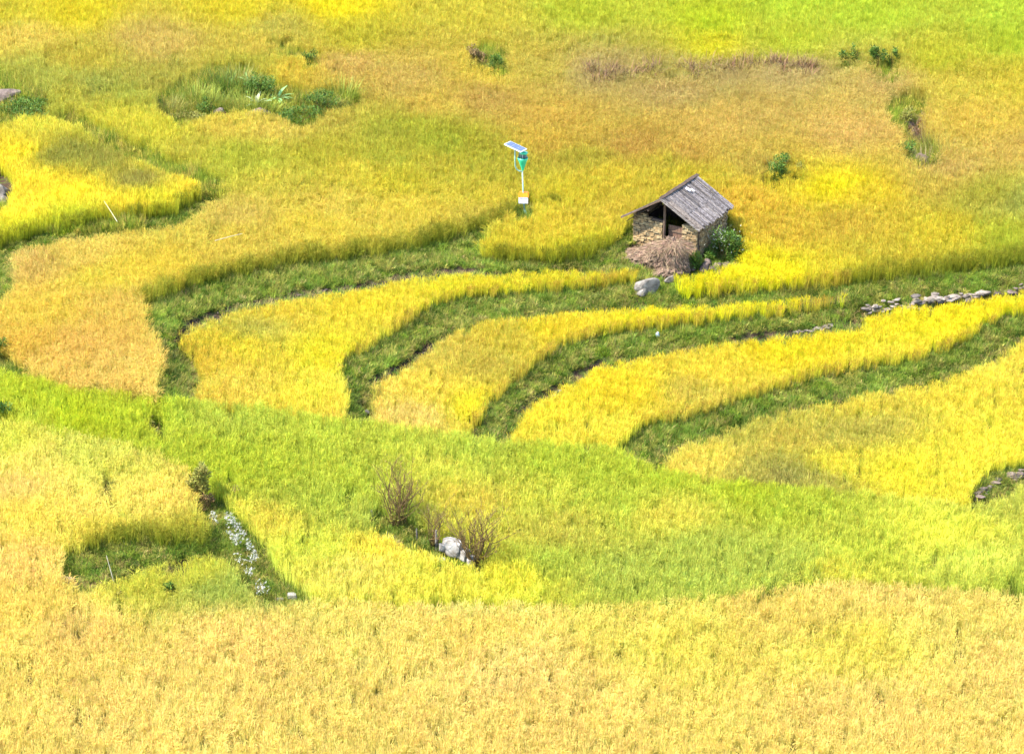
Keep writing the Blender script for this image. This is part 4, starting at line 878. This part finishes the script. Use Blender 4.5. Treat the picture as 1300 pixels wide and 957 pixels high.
# roof slopes of weathered planks running down the slope in two overlapping courses
for sgn, nm in ((-1,'right'), (1,'left')):
    mb = MB(); DZ = (RH-EV)*(1.22 if sgn > 0 else 1); th = math.atan2(DZ, HW); R0 = Matrix.Rotation(-sgn*th, 3, 'X'); SL = math.hypot(HW, DZ)
    for course in range(2):
        x = -LX
        while x < LX:
            w_ = random.uniform(.035,.075)
            t0 = -.03 if course == 1 else SL*.5; t1 = SL*.56 if course == 1 else SL+random.uniform(-.10,.07)
            if course == 1: t1 += random.uniform(-.03,.05)
            if sgn > 0: dz_ = (RH-EV)*(1.12+.42*(x+LX)/(2*LX)); th = math.atan2(dz_, HW); R0 = Matrix.Rotation(-th, 3, 'X')
            ln = t1-t0; mid = (t0+t1)/2
            cpos = Vector((x+w_/2, sgn*mid*math.cos(th), RH-mid*math.sin(th)))+Vector((0, sgn*math.sin(th), math.cos(th)))*(.018+.010*course+random.uniform(-.010,.012)-.045*(1-(x/LX)**2))
            g = random.choice((random.uniform(.35,.6), random.uniform(.6,1.2), random.uniform(.8,1.2))); tone = random.choice(((1,1,1.02),(1.03,1,.96),(.98,.98,1.06)))
            mb.box(cpos, (w_-.006, ln, .016), R0 @ Matrix.Rotation(random.uniform(-.012,.012), 3, 'Z'), .002, tuple(g*c_ for c_ in tone))
            x += w_
    rp = mb.build('roof', M['plank'], hut)
    th = math.atan2((RH-EV)*(1.36 if sgn > 0 else 1), HW); R0 = Matrix.Rotation(-sgn*th, 3, 'X')
    mb = MB(); c_ = Vector((0, sgn*SL/2*math.cos(th), RH-SL/2*math.sin(th)-.07)); mb.box(c_, (LX*2-.3, SL-.1, .02), R0, 0, (.5,.5,.5)); mb.build('roof_underlay', M['wood'], rp)
    th = math.atan2((RH-EV)*(1.12 if sgn > 0 else 1), HW); R0 = Matrix.Rotation(-sgn*th, 3, 'X')
    mb = MB(); cpos = Vector((-LX+.03, sgn*SL/2*math.cos(th), RH-SL/2*math.sin(th)+.0)); mb.box(cpos, (.05, SL+.05, .08), R0, .004); mb.build('barge_board', M['wood' if sgn > 0 else 'plank'], rp)
    if sgn < 0:
        mb = MB()
        for k in range(3):
            cpos = Vector((-LX+.10+.085*k, sgn*SL*.58*math.cos(th), RH-SL*.58*math.sin(th)))+Vector((0,sgn*math.sin(th),math.cos(th)))*.062
            mb.box(cpos, (.08, SL*.86, .016), R0 @ Matrix.Rotation(-.03, 3, 'Z'), .003, (.95,.88,.78))
        mb.build('edge_boards', M['plank'], rp)
mb = MB()
for k in range(9):
    x = -LX+.05+2*LX*k/8.6; mb.box((x+.15, .03, RH+.045+random.uniform(-.01,.01)), (.36,.14,.022), Matrix.Rotation(random.uniform(-.05,.05), 3, 'Z') @ Matrix.Rotation(.2, 3, 'X'), .004, (random.uniform(.4,.7),)*3)
mb.build('ridge_cap', M['wood'], hut)
mb = MB(); q = Vector((.25, -.28, zroof(-.28)+.085)); th = math.atan2(RH-EV, HW)
mb.box(q, (.12,.2,.03), Matrix.Rotation(th, 3, 'X') @ Matrix.Rotation(.4, 3, 'Z'), .006); mb.box(q+Vector((.16,-.12,-.06)), (.05,.16,.02), Matrix.Rotation(th, 3, 'X'), .004)
mb.build('roof_patch', M['white'], hut)

# ------------------------------------------------------------------ straw stack and the trodden earth by the door
def straw_lump(name, label, px, py, base, strands, seed, mat='mud', sw=.02, cat='straw'):
    loc = at(px, py); root = empty(name, loc); tag(root, label, cat); mb = MB()
    for k, (ox,oy,oz,rx,ry,rz) in enumerate(base): blob(mb, (ox,oy,oz), (rx,ry,rz), seed+k, .16, 5, freq=3.6)
    c = mb.build('core', M[mat], root)
    st = MB(); rr = random.Random(seed)
    for (cx2,cy2,cz2,rx,ry,rz,n,fall) in strands:
        for _ in range(n):
            a = rr.uniform(0, 6.283); ph = rr.uniform(-.35, 1.4)
            v = Vector((math.cos(a)*math.cos(ph)*rx, math.sin(a)*math.cos(ph)*ry, math.sin(ph)*rz)); ou = v.normalized()
            d = Vector((ou.x*.6+rr.gauss(0,.8), ou.y*.6+rr.gauss(0,.8), ou.z*.2+rr.gauss(-fall,.35)))
            st.blade(Vector((cx2,cy2,cz2))+v*rr.uniform(.96,1.06), d, rr.uniform(.10,.32), sw*rr.uniform(.5,1.2), .8, 3, h0=.3, h1=1, side=ou.cross(d))
    st.build('straw_cover', M['straw'], root, attr='bv'); return root
M['straw_purple'] = M['straw']
straw_lump('straw_stack', 'brown straw heap with a mud base in front of the hut door', 852, 350, [(.02,.25,.42,.62,.45,.92),(-.42,.38,.66,.45,.42,.46),(.35,.1,.2,.35,.35,.55),(-.1,-.1,.05,.55,.35,.4)],
  [(.15,.2,1.12,.60,.46,.24,1300,.15),(-.45,.35,.96,.5,.42,.22,900,.15),(.05,.2,.45,.60,.48,.85,1100,.8),(-.42,.38,.6,.47,.44,.44,500,.7),(-.1,-.1,.05,.57,.37,.42,300,.6)], 5)
straw_lump('earth_heap', 'trodden brown earth ramp left of the straw heap', 822, 326, [(0,0,.0,1.0,.7,.28),(.5,.3,.1,.7,.5,.36)], [(0,0,.05,1.0,.7,.28,900,.3),(.5,.3,.1,.7,.5,.37,500,.3)], 15, cat='earth heap')

# ------------------------------------------------------------------ light
SUN_EL = math.radians(54); sdir = Vector((-.965, -.24, 0)).normalized()
v = Vector((sdir.x*math.cos(SUN_EL), sdir.y*math.cos(SUN_EL), math.sin(SUN_EL)))
sl = bpy.data.lights.new('sun', 'SUN'); so = bpy.data.objects.new('sun', sl); link(so)
sl.energy = 3.3; sl.angle = math.radians(1.0); sl.color = (1, .955, .88); so.rotation_euler = v.to_track_quat('Z', 'Y').to_euler()
wd_ = bpy.data.worlds.new('World'); scene.world = wd_; wd_.use_nodes = True; nt = wd_.node_tree
bg = nt.nodes['Background']; sky = nt.nodes.new('ShaderNodeTexSky'); sky.sky_type = 'NISHITA'; sky.sun_disc = False
sky.sun_elevation = SUN_EL; sky.sun_rotation = math.atan2(v.x, v.y); sky.altitude = 1500
nt.links.new(sky.outputs[0], bg.inputs[0]); bg.inputs[1].default_value = .15
scene.view_settings.view_transform = 'Standard'; scene.view_settings.look = 'None'; scene.view_settings.gamma = 1
scene.view_settings.exposure = 2.72
scene.cycles.max_bounces = 4; scene.cycles.diffuse_bounces = 3; scene.cycles.glossy_bounces = 1; scene.cycles.transmission_bounces = 2; scene.cycles.caustics_reflective = False; scene.cycles.caustics_refractive = False
scene.render.resolution_x = 1024; scene.render.resolution_y = 753
